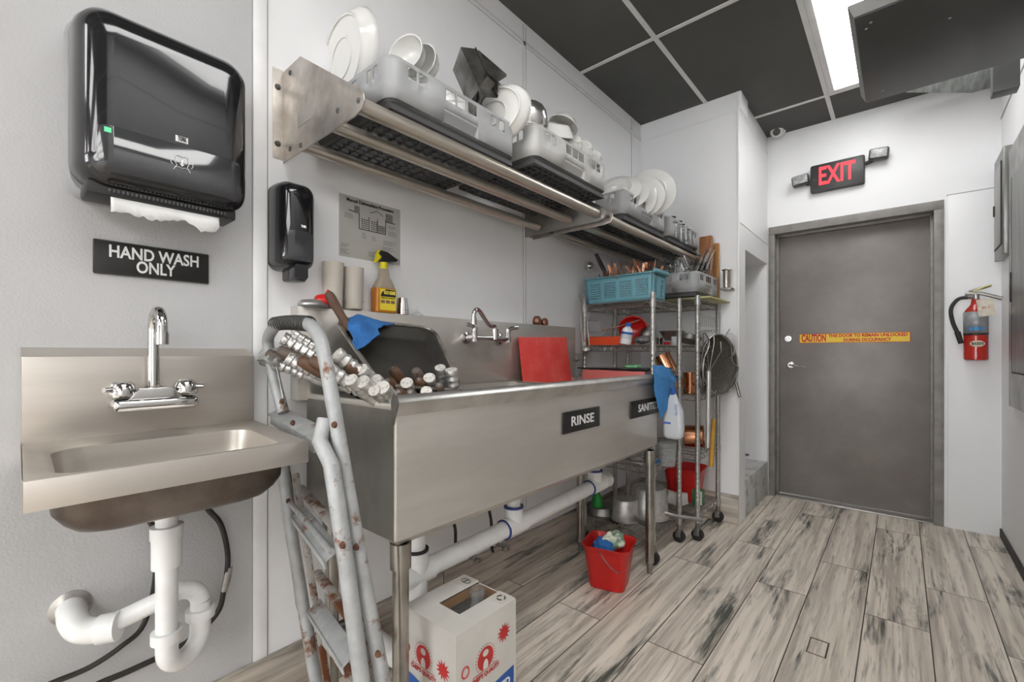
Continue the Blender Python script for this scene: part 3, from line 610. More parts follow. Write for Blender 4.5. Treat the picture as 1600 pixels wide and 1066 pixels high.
B().tube([at(508, 655, y=.47), C0, C1, C2, C3, ext0(C2, C3, .012)], .0165, n=14).build('side_rail', LAD, t)
D0, D1, D2 = at(438, 700, y=.55), at(455, 832, y=.565), at(493, 1063, y=.595)
B().tube([D0, D1, D2, ext0(D1, D2, .012)], .0165, n=14).build('side_rail', LAD, t)
E0, E1 = at(455, 800, y=.60), at(469, 1063, y=.64)
B().tube([at(446, 720, y=.59), E0, E1, ext0(E0, E1, .012)], .012, n=12).build('rear_rail', LADR, t)
def bar(b, p, q, wv, th, up):
    p, q = V(p), V(q); d = (q-p).normalized(); u = V(up); u = (u-d*u.dot(d)).normalized(); s_ = d.cross(u)
    M = Matrix((d, s_, u)).transposed().to_4x4(); M.translation = (p+q)/2
    l = (q-p).length/2; b.box((-l, -wv/2, -th/2), (l, wv/2, th/2), .002, M=M)
G0, G1_ = at(536, 720, y=.50), at(578, 1063, y=.53)
b = B(); bar(b, G0, ext0(G0, G1_, .012), .022, .010, (1, 0, 0)); b.build('rear_rail', LADR, t)
G0b, G1b = at(482, 850, y=.58), at(512, 1063, y=.60)
b = B(); bar(b, at(462, 740, y=.57), ext0(G0b, G1b, .012), .018, .008, (1, 0, 0)); b.build('rear_rail', LADR, t)
# platform and steps
b = B(); bar(b, at(430, 642, y=.560), at(502, 682, y=.515), .05, .006, (0, -.35, 1)); bar(b, at(424, 655, y=.535), at(492, 700, y=.492), .006, .026, (0, 0, 1)); b.build('platform', LAD, t)
for k, (p, q) in enumerate(((at(466, 800, y=.55), at(520, 868, y=.47)), (at(490, 946, y=.57), at(548, 1030, y=.485)))):
    b = B(); bar(b, p, q, .042, .004, (0, -.55, .8)); bar(b, p+V((0, -.017, -.016)), q+V((0, -.017, -.016)), .004, .018, (0, -.2, 1)); b.build('step', LAD, t)
for k, (p, q) in enumerate(((at(469, 762, y=.60), at(525, 825, y=.52)), (at(496, 895, y=.61), at(545, 962, y=.53)), (at(508, 1000, y=.61), at(562, 1075, y=.54)))):
    b = B(); b.tube([p, q], .014, n=10, flat=.6); b.build('cross_bar', LADR, t)
B().tube([at(451, 783, y=.535), at(518, 862, y=.46)], .007, n=10).build('brace_rod', LAD, t)
for (u, v, yy) in ((441, 627, .515), (523, 664, .465), (557, 855, .488), (536, 852, .452), (591, 1022, .512), (451, 783, .528), (469, 768, .585), (458, 661, .50)):
    B().lathe([(0, -.004), (.006, -.004), (.0075, 0)], at(u, v, y=yy), (-.3, 1, -.1), n=12).build('rivet', RIVET, t)
B().tube([at(433, 575, y=.505), at(443, 622, y=.508)], .003, n=6).build('latch_rod', CHROMED, t)
# ================================================================ three compartment sink
t = T('compartment_sink', 'long stainless steel compartment sink with a backsplash along the left wall', 'sink', (.27, 1.4, 0))
sx, s0, s1, zb, zr = .50, .632, 2.165, .60, .958
b = B()
# outer shell (open top) and inner basins with dividers
def tub(b, x0, x1, y0, y1, z0, z1, r, out):
    A = [b.bm.verts.new((p[0], p[1], z1)) for p in rrect(x0, x1, y0, y1, r, 4)]
    C_ = [b.bm.verts.new((p[0], p[1], z0+.02)) for p in rrect(x0, x1, y0, y1, r, 4)]
    D_ = [b.bm.verts.new((p[0], p[1], z0)) for p in rrect(x0+.02, x1-.02, y0+.02, y1-.02, r, 4)]
    b.bridge(A, C_); b.bridge(C_, D_); b.face(D_)
tub(b, .04, sx, s0, s1, zb, .945, .006, 1)
b.build('body', STEEL, t, sharp=30)
bb = B()
for ya, yl in ((.644, .450), (1.120, .430), (1.577, .576)):
    tub(bb, .06, sx-.02, ya, ya+yl, zb+.03, .944, .045, 0)
bb.build('basin', STEEL, t, sharp=40)
B().box((.042, s0-.0015, zb+.02), (sx-.006, s0-.0003, .935)).build('end_panel', STEELE, t, label='darker steel end panel')  # thin darker steel sheet laid over the near end of the sink body
b = B()
for ya in (1.094, 1.550): B().box((.06, ya, .940), (sx-.02, ya+.027, .945), .001).build('divider', STEEL, t)
b = B().box((.035, s0-.03, .93), (.05, 2.115, 1.214), .0015).box((.0, s0-.03, 1.19), (.036, 2.115, 1.2138)).box((0, s0-.032, .93), (.05, s0-.028, 1.214), .001).box((.0, 2.112, .93), (.05, 2.117, 1.214), .001)
b.build('backsplash', STEEL, t)
# rolled rim: front and both ends
prof = [(sx-.02, .944), (sx-.022, .957), (sx-.012, .968), (sx+.002, .972), (sx+.014, .966), (sx+.020, .955), (sx+.017, .944), (sx+.004, .928), (sx, .92)]
B().prism(prof, s0-.004, s1+.002, 'y').build('front_rim', mat('bright_worn_rim', (.66, .65, .63), .32, .9, var=(.5, .49, .47), nscale=10), t)
B().box((.04, s0-.006, .935), (sx-.006, s0+.010, .951), .003).build('end_rim', STEEL, t)
B().box((.04, s1-.010, .935), (sx-.006, s1+.004, .951), .003).build('end_rim', STEEL, t)
B().prism([(sx-.008, .950), (sx-.006, .966), (sx+.002, .974), (sx+.015, .970), (sx+.022, .955), (sx+.014, .932), (sx+.001, .900), (sx-.004, .905)], s0-.007, s0-.004, 'y').build('end_cap', DSTEEL, t)
for (lx, ly) in ((.465, .672), (.487, 2.10), (.10, 2.09), (.10, .68)):
    g = B().cyl((lx, ly, .055), (lx, ly, .60), .0205, n=24).build('leg', STEELL, t)
    B().cyl((lx, ly, .535), (lx, ly, .60), .026, .027, n=24).build('socket', STEELL, g)
    B().cyl((lx, ly, .0), (lx, ly, .055), .012, .016, n=18).build('foot', DSTEEL, g)
# wall faucet
f = B().tube([(.105, 1.275, 1.135), (.105, 1.50, 1.135)], .011, n=16).cyl((.05, 1.285, 1.135), (.105, 1.285, 1.135), .015).cyl((.05, 1.49, 1.135), (.105, 1.49, 1.135), .015).lathe([(.024, 0), (.024, .008), (.016, .012)], (.05, 1.285, 1.135), (1, 0, 0)).lathe([(.024, 0), (.024, .008), (.016, .012)], (.05, 1.49, 1.135), (1, 0, 0)).build('faucet_body', CHROME, t)
for yy, s in ((1.285, -1), (1.49, 1)):
    B().cyl((.105, yy, 1.12), (.105, yy, 1.165), .014, .010).cyl((.105, yy, 1.165), (.105, yy, 1.178), .012).tube([(.105, yy, 1.174), (.11, yy+s*.02, 1.183), (.115, yy+s*.055, 1.188)], .006, flat=1.4).build('tap_handle', CHROME, f)
p0 = V((.11, 1.40, 1.14))
B().tube(spline([p0, p0+V((0, 0, .045)), at(764, 508, x=.13), at(750, 487, x=.18), at(744, 484, x=.195), at(740.5, 490, x=.20), at(740.5, 502, x=.20)], 6), .0085, n=14).cyl(p0+V((0, 0, -.01)), p0+V((0, 0, .035)), .0145).cyl(at(740.5, 497, x=.20), at(740.5, 507, x=.20), .0105).build('spout', CHROME, f)
B().lathe([(0, .003), (.004, .002), (.0045, 0)], (.05, .635, 1.19), (1, 0, 0), n=12).build('screw', WHITET, t)
# signs on the sink front
def sink_sign(word, pts, label, h):
    a, c = at(*pts[0], x=sx), at(*pts[1], x=sx); ya, yb, zc = a.y, c.y, (a.z+c.z)/2
    t = T('sink_sign', label, 'sign', (sx, (ya+yb)/2, zc))
    B().box((sx+.0005, ya, zc-h/2), (sx+.007, yb, zc+h/2), .002).build('sign_plate', SIGNB, t)
    txt(word, h*.62, (sx+.0075, (ya+yb)/2, zc), Y, Z, WHITET, 'lettering', t, fit=(yb-ya)*.62, bold=.0008)
sink_sign('RINSE', ((878, 662), (935, 650)), 'black RINSE sign in the middle of the big sink front', .078)
sink_sign('SANITIZE', ((984, 642), (1036, 630)), 'black SANITIZE sign at the far end of the big sink front', .078)
# ---------------------------------------------------------------- drain line
t = T('waste_pipe', 'long white waste pipe with tees running below the big sink', 'drain pipe', (.3, 1.3, .42))
px_ = .30
B().cyl((px_, .86, .405), (px_, 1.98, .440), .031, n=28).build('main_pipe', WHITE_P, t)
BLU = mat('blue_pipe_cement', (.03, .05, .22), .4)
for yy, nm in ((.845, 0), (1.30, 1), (1.90, 2)):
    zc = .405+.031*(yy-.86)
    f = B().cyl((px_, yy-.055, zc-.001), (px_, yy+.055, zc+.002), .037, n=28).cyl((px_, yy, zc), (px_, yy, zc+.07), .037 if nm == 0 else .034, n=28).build('tee', WHITE_P, t)
    B().cyl((px_, yy, zc+.07), (px_, yy, zb-.001), .028 if nm == 0 else .026, n=24).build('riser', WHITE_P, f)
    B().lathe([(.030, -.004), (.0375, -.003), (.0375, .004), (.030, .005)], (px_, yy, zc+.071), n=28).build('joint_ring', BLACKM if nm == 0 else BLU, f)
    if nm: B().lathe([(.032, -.003), (.0375, -.002), (.0375, .003), (.032, .004)], (px_, yy-.056, zc-.002), (0, 1, .03), n=28).build('joint_ring', BLU, f)
B().cyl((px_, .845, .405), (px_, .845, .20), .034, n=28).tube(spline([(px_, .845, .21), (px_, .845, .16), (px_-.03, .845, .12), (px_-.10, .845, .11), (.02, .845, .11)]), .034, n=24).build('down_pipe', WHITE_P, t)
B().cyl((px_, 1.97, .44), (px_, 2.02, .4415), .037, n=28).build('end_cap', WHITE_P, t)
for (u, v, u2, v2, lab) in ((705, 800, 712, 850, 'short black hose hanging behind the white waste pipe, left one'), (762, 780, 768, 850, 'short black hose hanging behind the white waste pipe, right one')):
    a, c = at(u, v, x=.06), at(u2, v2, x=.05)
    B().tube(spline([(.07, a.y, .598), a, a.lerp(c, .5)+V((.01, 0, 0)), c, c+V((-.02, .03, -.05))]), .0065).build('supply_hose', RUBBER, label=lab, cat='hose')
for (u, v, lab) in ((745, 875, 'small metal shutoff valve at the wall below the sink, nearer one'), (790, 855, 'small metal shutoff valve at the wall below the sink, farther one')):
    c = at(u, v, x=.07); t = T('shutoff_valve', lab, 'valve', c)
    B().cyl((0.012, c.y, c.z), (c.x, c.y, c.z), .008).cyl((c.x-.012, c.y, c.z-.02), (c.x-.012, c.y, c.z+.025), .008).build('valve_body', CHROMED, t)
    B().lathe([(0, .004), (.012, .004), (.017, 0), (.012, -.004), (0, -.004)], (c.x+.012, c.y, c.z), (1, .2, 0), sq=.7).cyl(c, c+V((.012, 0, 0)), .004).build('valve_knob', CHROMED, t)
# ================================================================ skewers in the left basin
DARKB = mat('dark_skewer_blade', (.10, .095, .09), .4, .8, var=(.04, .035, .03), nscale=30)
CAPW = mat('speckled_pale_cap', (.66, .64, .60), .5, .3, var=(.25, .20, .17), nscale=130, vmin=.52, vmax=.68)
WOODH = mat('brown_handle_wood', (.13, .065, .032), .45, 0, var=(.065, .034, .02), nscale=22, stretch=(3, 3, 1))
WOODG = mat('greyed_handle_wood', (.13, .105, .085), .55, 0, var=(.09, .06, .05), nscale=22, stretch=(3, 3, 1))
def skewer(kind):
    nm = {'m': 'ringed aluminium skewer handle', 'w': 'brown wooden skewer handle', 'g': 'greyed wooden skewer handle'}[kind]
    r = T('skewer', nm, 'skewer'); r['free'] = 1
    if kind == 'm':
        pr = [(0, -.002), (.0150, -.002), (.0165, -.005), (.0165, -.014)]
        z = -.016
        for k in range(4):
            pr += [(.0140, z), (.0142, z-.006), (.0165, z-.009), (.0165, z-.014)]; z -= .017
        pr += [(.0135, z), (.0130, z-.06), (.009, z-.075), (0, z-.075)]
        h = B().lathe(pr, n=22).build('handle', ALU, r)
        B().lathe([(0, 0), (.0150, 0), (.0158, -.001), (.0158, -.0025)], n=22).build('cap', CAPW, h, label='speckled pale end cap')
    else:
        wm = WOODH if kind == 'w' else WOODG
        h = B().lathe([(0, 0), (.009, -.001), (.0125, -.005), (.0150, -.02), (.0155, -.05), (.0135, -.10), (.0125, -.13), (0, -.13)], n=20).build('handle', wm, r)
        B().lathe([(.0, .0008), (.0045, .0008), (.005, 0)], n=10).build('rivet', DSTEEL, h)
        B().lathe([(.0130, -.105), (.0140, -.108), (.0138, -.135), (.006, -.14)], n=20).build('ferrule', ALU, r)
    del r['free']
    B().box((-.007, -.0015, -.26), (.007, .0015, -.13)).build('blade', DARKB, r)
    return r
pro = {k: skewer(k) for k in 'mwg'}
for k in pro: pro[k].location = (0, 0, -5)
used = set()
def put_skewer(u, v, pl, d, kind, label, s=1.0):
    c = at(u, v, **pl); M = AX(c, V(d)) @ Matrix.Scale(s, 4) @ Matrix.Rotation(rnd.uniform(0, 6), 4, 'Z')
    if kind not in used: pro[kind].matrix_world = M; used.add(kind); pro[kind]['label'] = label; pro[kind]['group'] = 'skewers piled in the sink'; return
    dup(pro[kind], M, label, 'skewers piled in the sink')
SK = [(525, 552, dict(x=.375), (-.15, -.75, .62), 'm', 'ringed metal skewer whose cap stands highest just right of the ladder rail', 1.1),
 (548, 593, dict(x=.43), (.25, -.75, .55), 'm', 'metal skewer with pale cap, lowest beside the ladder rail', 1),
 (564, 577, dict(x=.40), (.2, -.8, .6), 'm', 'speckled capped metal skewer above two others near the ladder', 1.08),
 (566, 596, dict(x=.445), (.3, -.78, .5), 'm', 'white capped metal skewer right of the lowest one by the ladder', 1.08),
 (587, 593, dict(x=.44), (.3, -.75, .5), 'm', 'metal skewer with cap half hidden behind the big front cap', .95),
 (584, 610, dict(x=.468), (.4, -.75, .45), 'm', 'small capped metal skewer tucked under the big front cap', .9),
 (597, 605, dict(x=.475), (.45, -.72, .5), 'm', 'nearest metal skewer with a large pale cap at the sink corner', 1.12),
 (606, 594, dict(x=.42), (.35, -.6, .6), 'w', 'brown wooden skewer handle behind the nearest large cap', 1.1),
 (613, 575, dict(x=.37), (.1, -.60, .72), 'w', 'light brown wooden skewer handle sticking up left of the tray middle', 1.05),
 (622, 612, dict(x=.462), (.55, -.65, .42), 'w', 'wooden skewer end lowest at the front rim, right of the big cap', 1.05),
 (635, 598, dict(x=.44), (.5, -.6, .55), 'm', 'white speckled metal cap in the middle of the heap', 1.05),
 (640.6, 613, dict(x=.465), (.55, -.6, .4), 'g', 'dull grey brown skewer end just above the rim, centre', .95),
 (649, 578, dict(x=.40), (.4, -.6, .65), 'g', 'round dark knob end of a skewer leaning on the tray', 1.15),
 (654, 593, dict(x=.435), (.5, -.55, .6), 'w', 'brown wooden skewer handle below the dark knob end', 1.0),
 (670.6, 590, dict(x=.435), (.5, -.5, .6), 'm', 'pale capped metal skewer right of the brown handles', 1.05),
 (666, 611, dict(x=.47), (.5, -.5, .5), 'm', 'metal skewer cap peeping just over the front rim', .95),
 (685.6, 601, dict(x=.45), (.5, -.5, .6), 'g', 'grey wooden skewer end between the rightmost metal caps', 1.0),
 (687.5, 574, dict(x=.40), (.35, -.45, .8), 'm', 'metal skewer with a blackened cap near the right end of the heap', 1.0),
 (705, 577, dict(x=.43), (.15, -.25, .95), 'm', 'rightmost metal skewer, standing nearly upright', 1.12),
 (514, 577, dict(x=.385), (-.2, -.78, .6), 'm', 'ringed metal skewer lying right behind the ladder rail', 1.1),
 (540, 570, dict(x=.385), (-.05, -.75, .6), 'w', 'brown wooden skewer handle under the highest metal one', 1),
 (441, 527, dict(y=.515), (-.3, -.75, .55), 'm', 'ringed metal skewer seen through the ladder handle, upper left', 1.1),
 (457, 522, dict(y=.54), (-.3, -.75, .55), 'm', 'metal skewer top right of those seen through the ladder handle', 1.0),
 (469, 529, dict(y=.56), (-.3, -.72, .6), 'm', 'metal skewer seen close against the upper ladder rail', 1.0),
 (448, 559, dict(y=.51), (-.35, -.75, .5), 'm', 'pale capped metal skewer low inside the ladder handle', 1.05),
 (466, 561, dict(y=.52), (-.35, -.72, .5), 'w', 'dark brown wooden skewer handle inside the ladder handle, left one', 1.15),
 (484, 561, dict(y=.54), (-.35, -.72, .55), 'w', 'dark brown wooden skewer handle inside the ladder handle, right one', 1.15),
 (434, 545, dict(y=.505), (-.35, -.75, .45), 'g', 'dark skewer end poking out behind the left ladder rail', 1.0),
 (416, 551, dict(y=.50), (-.45, -.75, .42), 'g', 'leftmost dark skewer end beyond the ladder', .95),
 (428, 566, dict(y=.51), (-.4, -.75, .4), 'm', 'metal skewer lying lowest at the left behind the ladder', 1.0)]
for a in SK: put_skewer(*a)
# grey rag at far left of the heap
def drape(name, pts, m, label, cat='cloth', amp=.004, nu=18, nv=18, seed=1, thick=.003, parent=None):
    """cloth from a grid of control points (rows x cols), bicubic-ish with folds"""
    R_, C_ = len(pts), len(pts[0])
    def f(u, v):
        a, c = u*(R_-1), v*(C_-1); i, j = min(int(a), R_-2), min(int(c), C_-2); s, q = a-i, c-j
        s, q = s*s*(3-2*s), q*q*(3-2*q)
        p = (V(pts[i][j])*(1-s)+V(pts[i+1][j])*s)*(1-q)+(V(pts[i][j+1])*(1-s)+V(pts[i+1][j+1])*s)*q
        return p+noise.noise_vector(p*38+V((seed*7, 0, 0)))*amp
    b = B().grid(f, nu, nv); return b.build(name, m, parent, label=label, cat=cat, solid=thick, sub=1, sharp=180)
RAG = mat('grey_rag', (.40, .40, .38), .9, 0, var=(.2, .2, .19), nscale=30, bump=.4, bscale=200)
g = lambda u, v, y: at(u, v, y=y)
drape('rag', [[g(403, 552, .50), g(418, 540, .52), g(432, 548, .53)], [g(401, 560, .49), g(418, 562, .49), g(436, 568, .51)], [g(410, 566, .52), g(425, 578, .52), g(440, 582, .53)]], RAG, 'crumpled grey rag at the far left end of the skewer heap', amp=.012, seed=3)
# dark tray leaning behind the skewers
t = T('roasting_pan', 'large dark rectangular pan with rounded corners leaning in the left sink basin', 'pan', at(640, 560, x=.25))
TL, TRc, BR, BL = at(522, 497, x=.085), at(678, 514, x=.085), at(722, 612, x=.455), at(594, 602, x=.415)
nrm = (TRc-TL).cross(BL-TL).normalized()
if nrm.x < 0: nrm = -nrm
def q4(s, q): return TL*(1-s)*(1-q)+TRc*s*(1-q)+BR*s*q+BL*(1-s)*q
def qr(i0, r, off):
    return [q4(p[0], p[1])+nrm*off for p in rrect(i0, 1-i0, i0, 1-i0*.7, r, 7)]
b = B(); R0 = [b.bm.verts.new(p) for p in qr(0, .17, 0)]; R1 = [b.bm.verts.new(p) for p in qr(.035, .15, -.004)]; R2 = [b.bm.verts.new(p) for p in qr(.075, .13, -.032)]; R3 = [b.bm.verts.new(p) for p in qr(.12, .12, -.037)]
b.bridge(R0, R1); b.bridge(R1, R2); b.bridge(R2, R3); b.face(R3)
b.build('pan_body', mat('burnt_dark_steel', (.05, .046, .041), .45, .4, var=(.03, .027, .023), nscale=5, bump=.3, bscale=14, rvar=.12), t, sharp=70)
B().tube(qr(0, .17, .001), .0065, n=8, closed=True).build('rim', mat('worn_pan_rim', (.42, .39, .35), .4, .8, var=(.15, .13, .11), nscale=18), t, label='worn bright rolled rim')
# blue cloth with wooden handle
BLUEC = mat('blue_cloth', (.035, .17, .46), .9, 0, var=(.02, .11, .33), nscale=14, bump=.5, bscale=260)
BLUEL = mat('light_blue_cloth', (.06, .25, .56), .85, 0, var=(.04, .19, .46), nscale=10, bump=.4, bscale=260)
h = lambda u, v, x: at(u, v, x=x)
drape('blue_cloth', [[h(541, 499, .13), h(560, 491, .12), h(585, 498, .11), h(618, 508, .10)], [h(545, 512, .20), h(562, 505, .19), h(585, 505, .17), h(604, 508, .14)], [h(549, 528, .25), h(562, 530, .25), h(580, 524, .23), h(590, 513, .18)], [h(551, 535, .27), h(557, 549, .29), h(573, 537, .27), h(594, 524, .22)]], BLUEC, 'rough blue cloth thrown over the top corner of the dark pan', amp=.006, seed=5)
t = T('wooden_handled_tool', 'brown wooden tool handle standing up beside the blue cloth', 'tool', at(530, 490, x=.12))
p0, p1 = at(512, 456, x=.12), at(546, 516, x=.15)
B().tube([p0, p0.lerp(p1, .06), p0.lerp(p1, .15), p0.lerp(p1, .4), p0.lerp(p1, .65), p0.lerp(p1, .85), p1], .012, n=16, rs=[.007, .0125, .0145, .0135, .0125, .0165, .0175]).build('handle', mat('dark_handle_wood', (.10, .055, .032), .5, 0, var=(.08, .035, .02), nscale=18), t)
B().cyl(p1, p1+(p1-p0)*.5, .008).build('shank', DSTEEL, t)
# ================================================================ things on the backsplash ledge
zl = 1.2145
def ledge(u, x=.026): c = at(u, 490, x=x); return c.y
yj = ledge(492)
t = T('squeeze_lid', 'round grey jar lid with a red pointed cap on the left end of the backsplash', 'lid', (.03, yj, zl))
yj = ledge(487, .03)
B().lathe([(0, 0), (.040, 0), (.044, .004), (.044, .010), (.036, .020), (.012, .024), (0, .025)], (.040, yj, zl), n=30).build('jar_lid', mat('grey_tin', (.40, .40, .39), .35, .7), t)
B().lathe([(0, 0), (.026, 0), (.028, .006), (.024, .016), (.014, .024), (.006, .028), (.0035, .045), (0, .046)], (.055, yj+.022, zl+.014), (.15, .35, .9), n=22).build('red_cap', RED, t, label='red cap')
for u, lab, hgt in ((524, 'tall translucent beige cup left of its twin on the backsplash', .148), (556, 'tall translucent beige cup between its twin and the yellow trigger bottle', .142)):
    y = ledge(u, .05)
    b = B().lathe([(0, .002), (.026, .002), (.030, .006), (.0325, hgt*.8), (.0335, hgt), (.0325, hgt), (.0310, hgt*.8), (.0285, .008), (0, .006)], (.034, y, zl), n=36)
    b.lathe([(.0325, .03), (.0338, .03), (.0338, .033), (.0325, .033)], (.034, y, zl), n=36)
    b.build('plastic_cup', FROST, label=lab, cat='cup', group='tall beige cups on the backsplash')
# spray bottle
y = ledge(599, .03)
t = T('spray_bottle', 'orange cleaner bottle with yellow label and black and yellow trigger on the backsplash', 'spray bottle', (.03, y, zl))
ORG = mat('orange_liquid_plastic', (.72, .26, .03), .2, 0, trans=.25); CLR2 = mat('clear_bottle_plastic', (.75, .66, .55), .15, 0, trans=.6, ior=1.2)
b = loft(B(), [(zl, .010, .052, y-.040, y+.040, .014), (zl+.004, .008, .054, y-.043, y+.043, .014), (zl+.085, .008, .054, y-.042, y+.042, .014)], 'z'); b.build('bottle_body', ORG, t)
loft(B(), [(zl+.0851, .009, .053, y-.041, y+.041, .014), (zl+.10, .012, .050, y-.032, y+.034, .012), (zl+.125, .016, .046, y-.018, y+.020, .010), (zl+.155, .018, .044, y-.015, y+.015, .011)], 'z').build('shoulder', CLR2, t)
B().box((.0545, y-.030, zl+.008), (.0552, y+.036, zl+.082)).build('label', mat('yellow_label', (.85, .68, .05), .4), t)
B().poly([(.0555, y-.028, zl+.055), (.0555, y+.034, zl+.055), (.0555, y+.034, zl+.080), (.0555, y-.005, zl+.081), (.0555, y-.022, zl+.07)]).build('label_band', BLACKT, t)
txt('GOO GONE', .016, (.0560, y+.008, zl+.069), Y, Z, mat('yellow_print', (.9, .75, .1), .5), 'lettering', t, fit=.046, bold=.0008)
b = B()
for k in range(3): b.box((.0553, y-.026+k*.02, zl+.032), (.0556, y-.010+k*.02, zl+.043))
b.build('label_picture', mat('brown_print', (.25, .14, .10), .5), t)
txt('SURFACE SAFE STAIN REMOVER', .006, (.0556, y+.003, zl+.05), Y, Z, BLACKT, 'small_lettering', t, fit=.055)
YELP = mat('yellow_plastic', (.80, .68, .02), .35)
tr = B().cyl((.031, y, zl+.155), (.031, y, zl+.178), .0145).build('trigger_collar', YELP, t)
b = B(); b.prism([(y-.026, zl+.205), (y-.018, zl+.218), (y+.010, zl+.216), (y+.052, zl+.196), (y+.052, zl+.188), (y+.012, zl+.185), (y+.010, zl+.178), (y-.010, zl+.178), (y-.012, zl+.195)], .020, .042, 'x', bev=.002).build('trigger_head', BLACKM, t)
B().prism([(y-.030, zl+.204), (y-.020, zl+.220), (y-.004, zl+.219), (y-.012, zl+.195), (y-.022, zl+.182), (y-.033, zl+.172), (y-.036, zl+.176), (y-.028, zl+.190)], .022, .040, 'x', bev=.002).build('trigger', YELP, t)
# steel cups nested
y = ledge(629, .03)
t = T('steel_cup_stack', 'small steel sauce cups nested upside down beside the yellow trigger bottle', 'cups', (.03, y, zl))
del t['label'], t['category']; bpy.data.objects.remove(t)
for k in range(3):
    z = zl+k*.007
    B().lathe([(.024, 0), (.0225, 0), (.0215, .006), (.016, .046), (0, .047), (0, .0455), (.015, .0445)], (.030, y, z), n=28).build('sauce_cup', CHROME, label=['small steel sauce cup, lowest of the nested stack on the backsplash', 'small steel sauce cup, middle of the nested stack on the backsplash', 'small steel sauce cup, uppermost of the nested stack on the backsplash'][k], cat='cup', group='nested sauce cups')
y = ledge(653, .03); B().lathe([(0, 0), (.022, 0), (.022, .004), (.010, .012), (.003, .018), (.002, .032), (0, .032)], (.03, y, zl), n=24).build('nozzle_cap', mat('milky_plastic', (.75, .75, .74), .3, trans=.3), label='little white pointed nozzle cap on the backsplash', cat='cap')
for u, r, lab in ((839, .022, 'larger ribbed aged copper cup on the backsplash by the faucet'), (851, .0185, 'smaller ribbed aged copper cup on the backsplash, right of the larger')):
    y = ledge(u, .03); b = B(); n_ = 36; pv = None
    for rr_, z in ((.7, 0), (.95, .3), (1, .8), (.9, 1.4), (.6, 1.9), (.5, 2.0)):
        ring = [b.bm.verts.new((.03+r*rr_*(1+.05*math.cos(9*2*pi*i/n_))*math.cos(2*pi*i/n_), y+r*rr_*(1+.05*math.cos(9*2*pi*i/n_))*math.sin(2*pi*i/n_), zl+z*r)) for i in range(n_)]
        b.bridge(pv, ring) if pv else b.face(ring[::-1])
        pv = ring
    b.face(pv); b.build('copper_cup', COPPERD, label=lab, cat='cup')
# red boards
RBRD = mat('red_cutting_board', (.66, .045, .04), .45, 0, var=(.74, .11, .09), nscale=7, vmin=.45, vmax=.7, rvar=.06)
def slab(name, P4, th, m, label, cat, bev=.004, group=None):
    a, b_, c, d = [V(p) for p in P4]; n = (b_-a).cross(d-a).normalized()*th/2
    t = bmesh.new(); A = [t.verts.new(p-n) for p in (a, b_, c, d)]; Q = [t.verts.new(p+n) for p in (a, b_, c, d)]
    for i in range(4): t.faces.new([A[i], A[(i+1) % 4], Q[(i+1) % 4], Q[i]])
    t.faces.new(A[::-1]); t.faces.new(Q); bmesh.ops.recalc_face_normals(t, faces=t.faces)
    if bev: bmesh.ops.bevel(t, geom=list(t.edges), offset=bev, segments=2, profile=.5, affect='EDGES')
    bb = B(); bb.add(t); return bb.build(name, m, label=label, cat=cat, group=group)
a, c = at(813, 527, x=.075), at(887, 527, x=.075)
slab('cutting_board', [(.13, a.y, .66), (.13, c.y, .66), (.064, c.y, c.z), (.064, a.y, a.z)], .012, RBRD, 'red plastic cutting board leaning on the backsplash of the sink', 'cutting board')
slab('cutting_board', [(.09, 2.10, .66), (.45, 2.10, .66), (.45, 2.128, .980), (.09, 2.128, .984)], .012, mat('pale_red_board', (.62, .16, .14), .5), 'pale red cutting board standing in the far basin under the black tray', 'cutting board')
# ================================================================ floor: carton with bottles
CART = mat('white_carton', (.62, .60, .56), .7, 0, var=(.55, .53, .49), nscale=6)
KRAFT = mat('brown_carton_inside', (.30, .18, .10), .8)
c0, c1, c2 = at(718, 990, z=.37), at(629, 947, z=.37), at(798, 935, z=.37)
t = T('carton', 'open white cardboard carton of shortening with blue and red print under the sink', 'carton', (.47, .87, 0))
cx0, cx1, cy0, cy1, ch = .362, .578, .755, .985, .365
th = .004
b = B().box((cx0, cy0, 0), (cx1, cy0+th, ch)).box((cx0, cy1-th, 0), (cx1, cy1, ch)).box((cx0, cy0+th, 0), (cx0+th, cy1-th, ch)).box((cx1-th, cy0+th, 0), (cx1, cy1-th, ch)).box((cx0, cy0, 0), (cx1, cy1, th))
b.build('carton_walls', CART, t)
hx0, hx1, hy0, hy1 = .43, .515, .825, .985
f = B().box((cx0, cy0, ch), (hx0, cy1, ch+th)).box((hx1, cy0, ch), (cx1, cy1, ch+th)).box((hx0, cy0, ch), (hx1, hy0, ch+th)).build('top_flap', CART, t)
B().box((hx0-.001, hy0, ch-.03), (hx0, cy1, ch+.003)).box((hx0, cy1-.005, ch-.09), (hx1, cy1-.004, ch)).build('cut_edge', KRAFT, f)
for xa, xb in ((.375, .425), (.52, .572)): B().box((xa, .93, ch+th), (xb, .985, ch+th+.001)).build('tab', mat('carton_tab', (.58, .55, .50), .7), f)
b = B(); o = V((.546, .957, ch+th+.0018))
for k in range(3):
    a = k*2*pi/3; b.tube([o+V((.012*math.cos(a+j*.35), .012*math.sin(a+j*.35), 0)) for j in range(5)], .0022, n=4)
b.build('recycle_mark', BLACKT, t)
o = V((.400, .957, ch+th+.0018)); B().tube([o+V((.017*math.cos(j*pi/8), .011*math.sin(j*pi/8), 0)) for j in range(16)], .001, n=4, closed=True).build('stamp', BLACKT, t)
txt('OSC', .012, o, Y*-1, X, BLACKT, 'stamp_lettering', t)
BLUP = mat('blue_carton_print', (.025, .10, .36), .6); REDC = mat('red_carton_print', (.50, .03, .03), .6)
